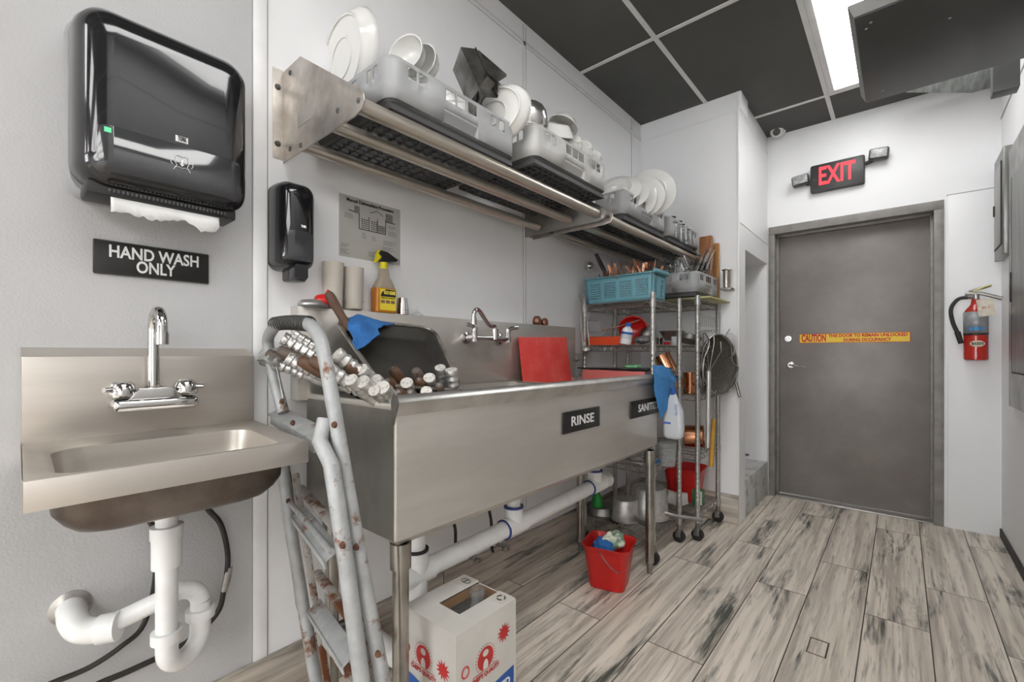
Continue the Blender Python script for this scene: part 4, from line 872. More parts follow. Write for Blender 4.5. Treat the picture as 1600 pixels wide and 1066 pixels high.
def carton_side(o, r, tag_):
    """print on one side; o = left top corner, r = rightward unit, width w"""
    n = V(r).cross(Z); P = lambda s, z, l=.0008: V(o)+V(r)*s+Z*(z-ch)+n*l
    b = B().poly([P(.0, .012), P(.22 if tag_ else .214, .012), P(.22 if tag_ else .214, .185 if tag_ else .165), P(.0, .165 if tag_ else .20)])
    b.build('blue_panel', BLUP, t)
    e = .105 if tag_ else .088; zc = .262 if tag_ else .262
    b = B(); b.poly([P(e+.030*math.cos(k*pi/14), zc+.030*math.sin(k*pi/14), .0010) for k in range(28)]); b.build('emblem_disc', REDC, t)
    b = B()
    for k in range(28):
        a = k*pi/14
        if 3.9 < a < 5.5: continue
        b.poly([P(e+.034*math.cos(a-.06), zc+.034*math.sin(a-.06), .0010), P(e+.034*math.cos(a+.06), zc+.034*math.sin(a+.06), .0010), P(e+.039*math.cos(a), zc+.039*math.sin(a), .0010)])
    b.build('emblem_rays', REDC, t)
    b = B(); b.poly([P(e+.010*math.cos(k*pi/7), zc-.02+.018*math.sin(k*pi/7), .0013) for k in range(14)]); b.poly([P(e+.011*math.cos(k*pi/7), zc+.014+.009*math.sin(k*pi/7), .0013) for k in range(14)]); b.build('emblem_figure', CART, t)
    b = B(); b.poly([P(e-.048, zc-.031, .0014), P(e+.048, zc-.031, .0014), P(e+.048, zc-.029, .0014), P(e-.048, zc-.029, .0014)]); b.build('emblem_rule', REDC, t)
    txt("CHEF'S QUALITY", .016, P(e, zc-.041, .0012), r, Z, REDC, 'brand_lettering', t, fit=.105, bold=.0004)
    txt('CLEAR LIQUID', .030, P(.11, .152, .0012), r, Z, WHITET, 'product_lettering', t, fit=.185, bold=.0009)
    txt('SHORTENING', .030, P(.11, .122, .0012), r, Z, WHITET, 'product_lettering', t, fit=.185, bold=.0009)
    b = B(); s0_, z0_ = (.178, .296) if tag_ else (.168, .262); pts = []
    for k in range(24):
        a = k*pi/12; rr_ = .028 if k % 2 else .015; pts.append(P(s0_+rr_*math.cos(a), z0_+rr_*math.sin(a), .0010))
    cen = b.bm.verts.new(P(s0_, z0_, .0010)); vs = [b.bm.verts.new(p) for p in pts]
    for k in range(24): b.face([cen, vs[k], vs[(k+1) % 24]])
    b.build('starburst', REDC, t)
    b = B(); b.tube([P(.016 if not tag_ else .032, .262)+V(r)*(.012*math.cos(k*pi/8))+Z*(.014*math.sin(k*pi/8)) for k in range(16)], .002, n=4, closed=True); b.build('seal_ring', REDC, t)
carton_side((cx0, cy0, ch), X, 0); carton_side((cx1, cy0, ch), Y, 1)
for x, y, zt, lab in ((.473, .935, .378, 'clear plastic bottle standing upright at the far side in the carton'), (.462, .86, .33, 'clear plastic bottle lower in the near part of the carton')):
    B().lathe([(0, 0), (.036, 0), (.038, .01), (.038, zt-.085), (.030, zt-.055), (.020, zt-.035), (.0195, zt-.02), (.023, zt-.018), (.023, zt-.006), (.0205, zt-.004), (.0205, zt), (.0185, zt), (.0185, zt-.03), (.036, zt-.09)], (x, y, .005), n=30).build('clear_bottle', CLEAR, label=lab, cat='bottle', group='clear bottles in the carton')
# ---------------------------------------------------------------- buckets
def bucket(name, c, s, label, rot=0, handle=True):
    t = T(name, label, 'bucket', c); x, y, z = c
    secs = [(0, .072, .030), (.003, .076, .032), (.17, .098, .040), (.178, .105, .042), (.186, .107, .043)]
    b = B(); prev = None
    for zz, hw, r in secs+[(.186, .103, .041), (.172, .095, .038), (.008, .072, .028)]:
        ring = [b.bm.verts.new((x+s*(p[0]*math.cos(rot)-p[1]*math.sin(rot)), y+s*(p[0]*math.sin(rot)+p[1]*math.cos(rot)), z+zz*s)) for p in rrect(-hw, hw, -hw*.92, hw*.92, r, 5)]
        if prev: b.bridge(prev, ring)
        else: b.face(ring[::-1])
        prev = ring
    b.face(prev); b.build('pail', RED, t)
    return t
bc = at(946, 905, z=0); bc.z = 0; bc = V((.385, 1.885, 0))
t = bucket('bucket', bc, 1.06, 'red plastic bucket of wet cloths on the floor beside the sink leg', .25)
B().tube(spline([at(935, 862, x=.41), at(942, 872, x=.455), at(955, 888, x=.475), at(968, 895, x=.475), at(981, 880, x=.46), at(984, 862, x=.43)], 6), .0025, n=6).build('handle', CHROMED, t)
w_ = lambda u, v, z: at(u, v, z=z)
def wad(name, c, r, m, label, seed, sq=(1, 1, .7), amp=.45, parent=None, cat='cloth'):
    b = B(); n1, n2 = 22, 14; prev = None
    def p(i, j):
        a, e = 2*pi*i/n1, pi*j/n2; d = V((math.sin(e)*math.cos(a), math.sin(e)*math.sin(a), math.cos(e)))
        k = 1+amp*noise.noise(d*2.2+V((seed*3.1, 0, 0)))+amp*.5*noise.noise(d*6+V((seed, 5, 0)))
        return V(c)+V((d.x*r*sq[0]*k, d.y*r*sq[1]*k, d.z*r*sq[2]*k))
    b.grid(lambda u, v: p(u*n1, v*n2), n1, n2); return b.build(name, m, parent, label=label, cat=cat, sub=1, sharp=180)
GREENC = mat('pale_green_striped_cloth', (.62, .64, .52), .9, 0, var=(.18, .27, .20), nscale=16, vmin=.50, vmax=.56, bump=.5, bscale=150)
wad('wet_cloth', (.375, 1.855, .182), .052, BLUEC, 'crumpled blue cloth inside the red bucket by the sink leg', 2)
wad('wet_cloth', (.395, 1.905, .196), .050, GREENC, 'crumpled pale green patterned cloth on top in the red bucket', 4, (1, 1.3, .75))
# ================================================================ wall shelves
def bracket(y, th, flange, label, xs_=0, hidden=False):
    b = B(); pts = [(0, 1.648), (.41, 1.648), (.44, 1.655), (.452, 1.672), (.448, 1.690), (.435, 1.705), (.115, 1.922), (0, 1.922)]
    b.prism(pts, y-th/2, y+th/2, 'y', bev=.001)
    if flange: b.box((0, y-.032, 1.655), (.002, y-th/2, 1.925))
    return b
def wall_shelf(y0, y1, label, fl):
    t = T('wall_shelf', label, 'shelf', (.2, (y0+y1)/2, 1.68))
    for k, y in enumerate((y0, y1)):
        br = bracket(y, .004, (k == 0), '').build('bracket', STEELV if k == 0 else DSTEEL, t)
        s = -1 if k == 0 else 1
        for x, z in ((.05, 1.90), (.33, 1.69), (.05, 1.675), (.12, 1.665), (.428, 1.68)): B().lathe([(0, -.004), (.006, -.003), (.008, 0)], (x, y+s*.002, z), (0, -s, 0), n=12).build('bolt', DGREYR if k == 0 else CHROMED, br)
        if k == 0:
            for z in (1.70, 1.87): B().lathe([(0, .006), (.007, .005), (.009, 0)], (.002, y-.018, z), (1, 0, 0), n=12).build('bolt', DGREYR, br)
    if fl:
        B().box((.10, y0-.0028, 1.72), (.19, y0-.002, 1.765)).build('rating_label', mat('faded_label', (.38, .36, .33), .4, .5), t)
    for x, r in ((.41, .020), (.27, .018), (.09, .018)):
        B().cyl((x, y0+.003, 1.680), (x, y1-.012, 1.680), r, n=24).build('tube_rail', mat('warm_steel_tube', (.60, .55, .48), .30, .8), t)
    return t
wall_shelf(.58, 1.735, 'nearer steel tube shelf with triangular end plates on the left wall over the sink', 1)
wall_shelf(1.80, 2.99, 'farther steel tube shelf reaching to the closet corner over the wire shelving', 0)
ZR = 1.702
def panel_ring(x0, x1, y0, y1, z0, z1, r, holes, zh, mats, name, parent, thick=.0025, handle=True):
    """rack wall ring with window openings; holes give fractions of each side length"""
    def side(L, m):
        cuts = sorted(set([0, 1]+[c for h in holes for c in h]+([.34, .66] if handle else []))); return cuts
    b = B(); C_ = [(x1, y0), (x1, y1), (x0, y1), (x0, y0)]
    zs = [z0, z0+(z1-z0)*.36, z0+(z1-z0)*zh[0], z0+(z1-z0)*zh[1], z1]
    for k in range(4):
        p, q = V((*C_[k], 0)), V((*C_[(k+1) % 4], 0)); d = (q-p).normalized(); a, c = p+d*r, q-d*r
        cuts = side(0, 0)
        for i in range(len(cuts)-1):
            s0_, s1_ = cuts[i], cuts[i+1]; sm = (s0_+s1_)/2
            for j in range(4):
                if j == 2 and any(h[0] < sm < h[1] for h in holes): continue
                if j == 0 and handle and .34 < sm < .66: continue
                A, Q = a.lerp(c, s0_), a.lerp(c, s1_); b.poly([A+Z*zs[j], Q+Z*zs[j], Q+Z*zs[j+1], A+Z*zs[j+1]])
        # corner
        d2 = (V((*C_[(k+2) % 4], 0))-q).normalized(); cen = q-d*r+d2*r; n_ = 6
        for i in range(n_):
            t0, t1 = pi/2*i/n_, pi/2*(i+1)/n_
            u0, u1 = cen-d2*r*math.cos(t0)+d*r*math.sin(t0), cen-d2*r*math.cos(t1)+d*r*math.sin(t1)
            for j in range(4): b.poly([u0+Z*zs[j], u1+Z*zs[j], u1+Z*zs[j+1], u0+Z*zs[j+1]])
    return b.build(name, mats, parent, solid=thick, sharp=50)
HOLES = [(.06, .125), (.145, .21), (.36, .445), (.46, .545), (.56, .645), (.79, .855), (.875, .94)]
def rack(x0, x1, y0, y1, z0, label, h=.112, m=None, cells=14):
    m = m or GREYR
    t = T('dish_rack', label, 'dish rack', ((x0+x1)/2, (y0+y1)/2, z0), 'grey dish racks')
    panel_ring(x0, x1, y0, y1, z0+.028, z0+h+.026, .032, HOLES, (.60, .90), m, 'rack_wall', t)
    z0 += .020; zt = z0+.008+(h-.002)*.36
    for (cx, cy, ax) in (((x1), (y0+y1)/2, 'y'), ((x0+x1)/2, y0, 'x')):
        L_ = ((y1-y0) if ax == 'y' else (x1-x0))-.064; hw = L_*.16; n_ = 10; b = B()
        def f(u, v):
            s = -hw+2*hw*u; e = .020*math.sin(pi*min(1, v*1.0)*.5) if v > 0 else 0
            zz = zt-(zt-z0-.004)*v; dd = .022*math.sin(pi*v*.5)
            return V((cx-dd, cy+s, zz)) if ax == 'y' else V((cx+s, cy+dd, zz))
        b.grid(f, 8, 8)
        f0 = lambda s, v: (V((cx-.022*math.sin(pi*v*.5), cy+s, zt-(zt-z0-.004)*v)) if ax == 'y' else V((cx+s, cy+.022*math.sin(pi*v*.5), zt-(zt-z0-.004)*v)))
        for s in (-hw, hw):
            base = [(V((cx, cy+s, zt-(zt-z0-.008)*v)) if ax == 'y' else V((cx+s, cy, zt-(zt-z0-.008)*v))) for v in [k/8 for k in range(9)]]
            for k in range(8): b.poly([base[k], base[k+1], f0(s, (k+1)/8), f0(s, k/8)])
        b.build('hand_hold', m, t, solid=.002)
    z0 -= .020; b = B(); nx = cells
    for k in range(nx+1):
        x = x0+.012+(x1-x0-.024)*k/nx; b.box((x-.003, y0+.01, z0+.002), (x+.003, y1-.01, z0+.016))
        y = y0+.012+(y1-y0-.024)*k/nx; b.box((x0+.01, y-.003, z0+.002), (x1-.01, y+.003, z0+.016))
    for k in range(-6, 7, 2):
        for sg in (1, -1):
            xc, yc = (x0+x1)/2, (y0+y1)/2; o = V((xc+k*.033, yc, z0+.004)); Lh = min(x1-x0, y1-y0)/2-abs(k)*.016
            d = V((1, sg, 0)).normalized(); n2 = V((-d.y, d.x, 0))*.0015; a, c = o-d*Lh, o+d*Lh
            a.x = max(min(a.x, x1-.01), x0+.01); c.x = max(min(c.x, x1-.01), x0+.01)
            b.poly([a-n2, c-n2, c+n2, a+n2])
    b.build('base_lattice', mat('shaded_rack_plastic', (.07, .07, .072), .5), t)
    loft(B(), [(z0+.0, x0+.016, x1-.016, y0+.016, y1-.016, .022), (z0+.022, x0+.012, x1-.012, y0+.012, y1-.012, .024), (z0+.030, x0+.002, x1-.002, y0+.002, y1-.002, .03)], 'z', cap=False).build('base_skirt', DGREYR, t, solid=.002)
    return t
rack(.025, .430, .662, 1.160, ZR, 'grey dish rack with platters and bowls at the near end of the nearer wall shelf')
rack(.055, .462, 1.225, 1.722, ZR+.030, 'pale grey dish rack holding a steel bowl on the nearer wall shelf', m=mat('pale_grey_rack_plastic', (.50, .50, .49), .42, 0))
rack(.03, .440, 1.93, 2.42, ZR, 'grey dish rack with large plates on the farther wall shelf')
rack(.03, .440, 2.46, 2.95, ZR, 'grey dish rack with upturned glasses at the closet end of the farther wall shelf')
# dishes --------------------------------------------------------
def dish(c, ax, r, label, kind='plate', sq=1.0, cat='plate', group=None, up=None, m=None, dp=.16):
    """back of the dish faces along ax"""
    M = AX(V(c), V(ax), up)
    if kind == 'plate': pr = [(0, 0), (r*.52, 0), (r*.54, r*.03), (r*.58, r*.03), (r*.60, -.0), (r*.66, -r*.03), (r*.97, -r*dp), (r, -r*dp-.002), (r*.985, -r*dp-.004), (r*.66, -r*.075), (r*.5, -r*.05), (0, -r*.05)]
    elif kind == 'platter': pr = [(0, 0), (r*.36, 0), (r*.37, .004), (r*.40, .004), (r*.41, 0), (r*.74, 0), (r*.755, .006), (r*.785, .006), (r*.80, 0), (r*.84, -.006), (r*.95, -r*.14), (r*1.0, -r*.24), (r*.99, -r*.26), (r*.9, -r*.20), (r*.6, -r*.06), (0, -r*.05)]
    elif kind == 'bowl': pr = [(0, 0), (r*.5, 0), (r*.52, .005), (r*.56, .005), (r*.60, -.003), (r*.85, -r*.22), (r*.97, -r*.55), (r, -r*.85), (r*1.03, -r*.87), (r*1.03, -r*.91), (r*.96, -r*.90), (r*.93, -r*.55), (r*.8, -r*.25), (r*.5, -r*.08), (0, -r*.06)]
    elif kind == 'dome': pr = [(0, 0), (r*.3, -r*.03), (r*.6, -r*.14), (r*.85, -r*.38), (r*.98, -r*.75), (r, -r*.95), (r*1.07, -r*.97), (r*1.07, -r*1.0), (r*.97, -r*.98), (r*.95, -r*.75), (r*.82, -r*.4), (r*.58, -r*.18), (0, -r*.05)]
    b = B().lathe(pr, n=44); M2 = M @ Matrix.Diagonal((1, sq, 1, 1)); b.mat4(M2)
    return b.build('steel_bowl' if m else ('bowl' if kind == 'bowl' else ('platter' if kind == 'platter' else 'plate')), m or PORC, label=label, cat=cat, group=group, sharp=60)
DG = 'white dishes in the racks'
c = at(534, 92, y=.735)
dish(c+V((-.0, 0, -.0)), (.10, -.96, -.15), .165, 'big white oval platter leaning with its ringed underside out in the nearest rack', 'platter', sq=.70, cat='platter', group=DG, up=(-.75, -.1, .65))
c = at(633, 82, y=.85)+V((-.35, .92, -.1))*.055; dish(c, (-.35, .92, -.1), .060, 'deep white bowl facing sideways behind the big oval platter', 'bowl', cat='bowl', group=DG)
c = at(655, 94, y=.90)+V((-.35, .92, -.1))*.055; dish(c, (-.35, .92, -.1), .058, 'white bowl stacked against the back of the deep one', 'bowl', cat='bowl', group=DG)
c = at(708, 150, y=1.00); dish(c+V((0, 0, -.01)), (.55, -.35, .65), .075, 'shallow white bowl upside down below the grey steel pan', 'plate', dp=.6, cat='bowl', group=DG)
c = at(700, 142, y=.99); dish(c+V((-.02, -.02, -.012)), (.4, -.55, .6), .066, 'small white dish tucked under the shallow upturned one', 'plate', dp=.6, cat='bowl', group=DG)
c = at(768, 178, y=1.10); dish(c, (.35, -.90, -.1), .135, 'white oval platter leaning at the far end of the nearest rack', 'platter', sq=.72, cat='platter', group=DG, up=(-.3, -.1, .9))
c = at(830, 168, y=1.30); dish(c+V((.0, -.0, .03)), (.45, -.35, .82), .070, 'shiny round steel bowl turned bottom out in the paler rack', 'dome', cat='bowl', m=BRIGHT)
GB = 'white dishes in the paler rack'
for (u, v, yy, ax, r, kd, lab, dp) in ((872, 190, 1.42, (.45, -.3, .85), .070, 'plate', 'white dish lying topmost behind the steel bowl in the paler rack', .5), (885, 182, 1.47, (.2, .35, .9), .060, 'plate', 'white curved dish arching highest in the paler rack', .5),
    (897, 212, 1.50, (.8, -.35, .5), .052, 'bowl', 'white cup shaped bowl, nearest of the three tilted ones in the paler rack', .3), (915, 222, 1.58, (.8, -.35, .5), .050, 'bowl', 'white cup shaped bowl, middle of the three tilted ones in the paler rack', .3), (930, 236, 1.66, (.8, -.3, .5), .046, 'bowl', 'white cup shaped bowl, farthest of the three tilted ones in the paler rack', .3)):
    c = at(u, v, y=yy); dish(c+V((.0, 0, -.01)), ax, r, lab, kd, cat='bowl', group=GB, dp=dp)
# grey steel channel pans on top of the nearest rack
PINS = mat('dull_dark_steel', (.30, .295, .28), .28, .95, var=(.13, .125, .12), nscale=16)
t = T('steel_pan_insert', 'grey folded steel pan insert sticking up out of the nearest rack', 'pan', at(735, 120, y=1.03))
def chan(b, p, q, w_, d_, th, up):
    p, q = V(p), V(q); a = (q-p).normalized(); u = V(up); u = (u-a*u.dot(a)).normalized(); s_ = a.cross(u); M = Matrix((a, s_, u)).transposed().to_4x4(); M.translation = (p+q)/2; l = (q-p).length/2
    b.box((-l, -w_/2, -th/2), (l, w_/2, th/2), M=M); b.box((-l, -w_/2, 0), (l, -w_/2+th, d_), M=M); b.box((-l, w_/2-th, 0), (l, w_/2, d_), M=M); b.box((-l, -w_/2, 0), (-l+th, w_/2, d_), M=M); b.box((-l, -w_/2-.006, d_), (l, -w_/2+th, d_+th), M=M); b.box((-l, w_/2-th, d_), (l, w_/2+.006, d_+th), M=M)
b = B(); chan(b, at(714, 92, y=1.0), at(748, 168, y=1.02), .085, .05, .0025, (.2, .75, .3)); b.build('pan_body', PINS, t)
b = B(); chan(b, at(735, 100, y=1.05), at(778, 138, y=1.09), .05, .035, .0025, (.3, .6, .7)); b.build('clip_rail', PINS, t)
b = B(); chan(b, at(772, 128, y=1.05), at(746, 165, y=1.04), .045, .03, .0025, (.3, -.6, .7)); b.build('pan_lip', PINS, t)
# rack three: big plates
P3 = 'large plates on the farther shelf'
for (u, v, yy, ax, r, lab) in ((1004, 305, 2.20, (.45, -.88, .12), .112, 'large white plate showing its foot ring, nearer of the upright pair'), (1017, 298, 2.27, (.45, -.88, .1), .128, 'large white plate, farther and taller of the upright pair'),
    (993, 308, 2.15, (.45, -.85, .2), .105, 'white plate pressed against the front of the upright pair'),
    (968, 292, 2.02, (.35, -.75, .55), .105, 'white plate lying slanted highest at the near end of the third rack'), (980, 300, 2.08, (.35, -.8, .5), .105, 'dim white plate under the slanted one in the third rack'), (962, 300, 1.98, (.4, -.8, .4), .075, 'small white bowl at the near corner of the third rack')):
    c = at(u, v, y=yy); dish(c, ax, r, lab, 'plate', group=P3, dp=.3 if r < .1 else .12)
def tumbler(M, r, h, label, group, name='drinking_glass'):
    b = B().lathe([(0, 0), (r*.8, 0), (r*.82, .004), (r, h), (r*.93, h), (r*.74, .012), (0, .010)], n=24).mat4(M); return b.build(name, GLASS, label=label, cat='glass', group=group)
def stem_glass(M, r, h, label, group):
    b = B().lathe([(0, 0), (r*.95, .001), (r*.95, .004), (.006, .010), (.004, .02), (.004, h*.5), (r*.5, h*.56), (r, h*.72), (r*.95, h), (r*.9, h), (r*.93, h*.72), (r*.4, h*.58), (0, h*.54)], n=24).mat4(M); return b.build('wine_glass', GLASS, label=label, cat='glass', group=group)
for k, (u, v, yy) in enumerate(((1048, 343, 2.55), (1058, 340, 2.66), (1064, 348, 2.62), (1072, 352, 2.75), (1078, 358, 2.82))):
    c = at(u, v, y=yy); c.z = 1.865 if c.z > 1.865 else c.z
    (stem_glass if k in (0, 1) else tumbler)(TR((c.x, c.y, ZR+.115 if k not in (0, 1) else ZR+.15), pi, 0, 0), .032, .09 if k not in (0, 1) else .12, ['upturned stem glass nearest in the fourth rack', 'upturned stem glass standing second in the fourth rack', 'upturned tumbler, nearest of three in the fourth rack', 'upturned tumbler, middle of three in the fourth rack', 'upturned tumbler, farthest of three in the fourth rack'][k], 'upturned glasses in the fourth rack')
# ================================================================ wire shelving units
WIRE = mat('zinc_wire', (.50, .49, .46), .32, .9, var=(.33, .31, .28), nscale=25)
POST = mat('zinc_post', (.52, .52, .50), .42, .75, var=(.38, .37, .35), nscale=18, rvar=.08)
def wire_unit(x0, x1, y0, y1, levels, h, label, gap=.028):
    t = T('wire_shelving_unit', label, 'shelving unit', ((x0+x1)/2, (y0+y1)/2, 0))
    for (x, y) in ((x1, y0), (x1, y1), (x0, y0), (x0, y1)):
        pr = [(0, h)]+[(.0115, h)]; z = h-.006
        pr += [(.0128, z)]
        while z > .16: pr += [(.0128, z-.0245), (.0123, z-.0255), (.0128, z-.0265)]; z -= .027
        pr += [(.0128, .10), (0, .10)]
        p = B().lathe(pr[::-1], (x, y, 0), n=16).build('post', POST, t)
        cst = B().box((x-.016, y-.019, .062), (x+.014, y+.019, .070), .002).box((x-.016, y-.021, .03), (x+.014, y-.017, .066), .002).box((x-.016, y+.017, .03), (x+.014, y+.021, .066), .002).cyl((x, y, .068), (x, y, .102), .012).build('caster_fork', DSTEEL, p)
        B().cyl((x, y-.013, .033), (x, y+.013, .033), .033, n=24).cyl((x, y-.0145, .033), (x, y+.0145, .033), .012, n=12).build('caster_wheel', RUBBER, cst)
    for z in levels:
        b = B(); r = .0028
        for zz in (z, z-.030):
            for a, c in (((x0, y0), (x1, y0)), ((x1, y0), (x1, y1)), ((x1, y1), (x0, y1)), ((x0, y1), (x0, y0))): b.cyl((*a, zz), (*c, zz), r, n=6)
        for a, c in (((x0, y0), (x1, y0)), ((x1, y0), (x1, y1)), ((x1, y1), (x0, y1)), ((x0, y1), (x0, y0))):
            L_ = math.dist(a, c); n_ = max(4, int(L_/.030)//2*2); pts = []
            for k in range(n_+1): q = k/n_; pts.append((a[0]+(c[0]-a[0])*q, a[1]+(c[1]-a[1])*q, z-.002 if k % 2 else z-.028))
            b.tube(pts, .0019, n=5)
        k = 0; x = x0+gap
        while x < x1-.01: b.cyl((x, y0, z+.002), (x, y1, z+.002), .0017, n=5); x += gap*.8
        for q in (.25, .5, .75): y = y0+(y1-y0)*q; b.cyl((x0, y, z-.002), (x1, y, z-.002), .0028, n=6)
        s = b.build('wire_shelf', WIRE, t)
        for (x, y) in ((x1, y0), (x1, y1), (x0, y0), (x0, y1)): B().cyl((x, y, z-.034), (x, y, z+.003), .0165, .0150, n=16).build('collar', POST, s)
    return t
UA = dict(x0=.058, x1=.460, y0=2.200, y1=2.560)
UB = dict(x0=.100, x1=.532, y0=2.650, y1=3.030)
wire_unit(**UA, levels=(1.345, 1.115, .980, .485, .150), h=1.385, label='nearer wire shelving unit on casters right behind the end of the big sink')
wire_unit(**UB, levels=(1.385, 1.115, .830, .485, .150), h=1.405, label='farther wire shelving unit on casters beside the closet corner')
# ---- top of the nearer unit: blue basket of cutlery
BASK = mat('light_blue_plastic', (.15, .34, .40), .45, 0, var=(.12, .30, .36), nscale=9)
zt1 = 1.3485
t = T('basket', 'light blue perforated plastic basket of cutlery on top of the nearer wire unit', 'basket', (.26, 2.3, zt1))
bx0, bx1, by0, by1, bz0, bz1 = .055, .462, 2.205, 2.375, zt1, zt1+.140
def perf(b, P, L_, H, blocks, cols, rows, m0=.018, z0=.02, z1=.025):
    """perforated panel; P(s,z) gives points"""
    ss = [0]; 
    bw = (L_-m0*(blocks+1))/blocks; solid = []
    for k in range(blocks):
        s = m0+k*(bw+m0)
        for j in range(2*cols+1): ss.append(s+bw*j/(2*cols+1) if j else s)
        ss.append(s+bw)
    ss = sorted(set([round(v, 5) for v in ss+[L_]])); zz = [0, z0]+[z0+(H-z0-z1)*j/(2*rows+1) for j in range(1, 2*rows+1)]+[H-z1, H]
    for i in range(len(ss)-1):
        sm = (ss[i]+ss[i+1])/2; k = int((sm-m0)//(bw+m0)); loc = sm-m0-k*(bw+m0); j = int(loc/(bw/(2*cols+1))) if 0 <= loc <= bw and 0 <= k < blocks else -1
        for q in range(len(zz)-1):
            if j >= 0 and j % 2 == 1 and 0 < q < len(zz)-2 and q % 2 == 0 : continue
            b.poly([P(ss[i], zz[q]), P(ss[i+1], zz[q]), P(ss[i+1], zz[q+1]), P(ss[i], zz[q+1])])
H_ = bz1-bz0; fl_ = .10
b = B()
perf(b, lambda s, z: V((bx0+.012+s*(1)+0*z, by0+.010*(1-z/H_), bz0+z)), bx1-bx0-.024, H_, 4, 8, 7)
perf(b, lambda s, z: V((bx0+.012+s, by1-.010*(1-z/H_), bz0+z)), bx1-bx0-.024, H_, 4, 8, 7)
perf(b, lambda s, z: V((bx1-.012+.008*(z/H_), by0+s, bz0+z)), by1-by0, H_, 2, 1, 10)
perf(b, lambda s, z: V((bx0+.012-.008*(z/H_), by0+s, bz0+z)), by1-by0, H_, 2, 1, 10)
b.poly([(bx0+.012, by0+.01, bz0+.001), (bx1-.012, by0+.01, bz0+.001), (bx1-.012, by1-.01, bz0+.001), (bx0+.012, by1-.01, bz0+.001)])
b.build('basket_body', BASK, t, solid=.002)
b = B(); prof = rrect(bx0-.004, bx1+.004, by0-.008, by1+.008, .012, 4); b.tube([(p[0], p[1], bz1) for p in prof], .004, n=6, closed=True)
b.box((bx0-.012, by0, bz1), (bx0+.002, by1, bz1+.006)).box((bx1-.004, by0-.004, bz1), (bx1+.012, by1+.004, bz1+.018), .003); b.build('rim', BASK, t)
def cutlery(kind):
    if kind == 'c':
        b = B(); b.tube([(0, 0, 0), (0, .001, .06), (0, .003, .11), (0, .004, .125)], .003, n=6, rs=[.0025, .003, .0042, .0035], flat=.5)
        for k in (-1.5, -.5, .5, 1.5): b.tube([(0, .004, .122), (k*.0036, .004, .135), (k*.0038, .002, .168)], .0012, n=5)
        return b.build('fork', mat('worn_copper', (.50, .25, .15), .3, .95, var=(.25, .12, .08), nscale=40), label='x', cat='fork')
    b = B().tube([(0, 0, 0), (0, 0, .08), (0, 0, .14)], .004, n=8, flat=.6, rs=[.006, .0045, .003]); return b.build('fork', COPPERD, label='x', cat='fork')
f0, f1 = cutlery('c'), cutlery('d'); r2 = random.Random(11); first = {}
for k in range(52):
    x = bx0+.06+(bx1-bx0-.10)*((k*7) % 52)/52; y = r2.uniform(by0+.03, by1-.03); proto = f0 if (x > .22) else f1
    M = TR((x, y, bz0+r2.uniform(.035, .075)), r2.uniform(-.25, .25), r2.uniform(-.6, .6), r2.uniform(0, 6))
    if proto not in first: o = proto; first[proto] = 1
    else: o = proto.copy(); COL.objects.link(o)
    o.matrix_world = M; o['label'] = 'bright copper fork sticking up in the blue basket' if proto is f0 else 'dark copper cutlery handle in the wall side of the blue basket'; o['group'] = 'copper forks in the blue basket' if proto is f0 else 'dark cutlery handles in the blue basket'
p = at(945, 425, y=2.28); q = at(931, 397, y=2.26)
B().tube([p+(p-q)*.6, p, p.lerp(q, .5), q], .012, n=12, rs=[.009, .011, .013, .010]).build('black_handle', BLACKM, label='thick black tool handle sticking up in the blue basket', cat='tool handle')
c = at(921, 413, y=2.27); dish(c, (.5, -.8, .2), .024, 'round steel ladle bowl at the wall end of the blue basket', 'dome', cat='ladle', m=CHROME)
# ---- top of the farther unit
zt2 = 1.3885
MATY = mat('pale_yellow_board', (.50, .46, .22), .5, 0, var=(.40, .37, .18), nscale=8)
B().box((.12, 2.665, zt2), (.60, 3.045, zt2+.010), .002).build('cutting_board', MATY, label='pale yellow cutting board lying under the grey rack of glasses', cat='cutting board')
rack(.14, .535, 2.635, 3.025, zt2+.012, 'grey dish rack of clear glasses on top of the farther wire unit', h=.118)
zg = zt2+.03; r3 = random.Random(4); GG = 'clear glasses piled in the rack on the farther unit'
spots = [(1048, 404, 2.70), (1062, 398, 2.74), (1075, 404, 2.74), (1086, 410, 2.80), (1096, 405, 2.84), (1104, 418, 2.90), (1056, 412, 2.68), (1070, 418, 2.72), (1090, 422, 2.86), (1099, 400, 2.93)]
for k, (u, v, yy) in enumerate(spots):
    c = at(u, v, y=yy); tilt = r3.uniform(-.5, .5); zb_ = max(zg, c.z-.08)
    M = Matrix.Translation((min(max(c.x, .18), .50), yy, zb_+(.16 if k in (1, 6) else 0))) @ Matrix.Rotation(pi if k in (1, 6) else 0, 4, 'X') @ Matrix.Rotation(tilt, 4, 'Y') @ Matrix.Rotation(r3.uniform(-.3, .3), 4, 'X')
    (stem_glass if k in (1, 6) else tumbler)(M, .030 if k in (1, 6) else .028, .16 if k in (1, 6) else .13, 'clear glass in the heaped rack on top of the farther wire unit', GG)
for (u0, u1, v0, yy, lab, m_) in ((1095, 1114, 372, 2.99, 'tall brown wooden board standing on the farther wire unit, thicker one', WOODM), (1115, 1124, 381, 3.03, 'thin golden brown wooden board standing beside the thicker one', mat('golden_board_wood', (.40, .20, .06), .45, 0, var=(.30, .14, .04), nscale=8, stretch=(5, 5, .6)))):
    a, c = at(u0, v0, y=yy), at(u1, v0, y=yy); B().box((a.x, yy-(.035 if u0 < 1100 else .008), zt2+.012), (c.x, yy+.010, a.z), .006).build('wooden_board', m_, label=lab, cat='board')
a, c = at(1127, 424, y=3.02), at(1146, 450, y=3.02); cxm = (a.x+c.x)/2; rr_ = (c.x-a.x)/2*.85
t = T('steel_canister', 'small steel canister on a little bracket on the closet wall', 'canister', (cxm, 3.0, c.z))
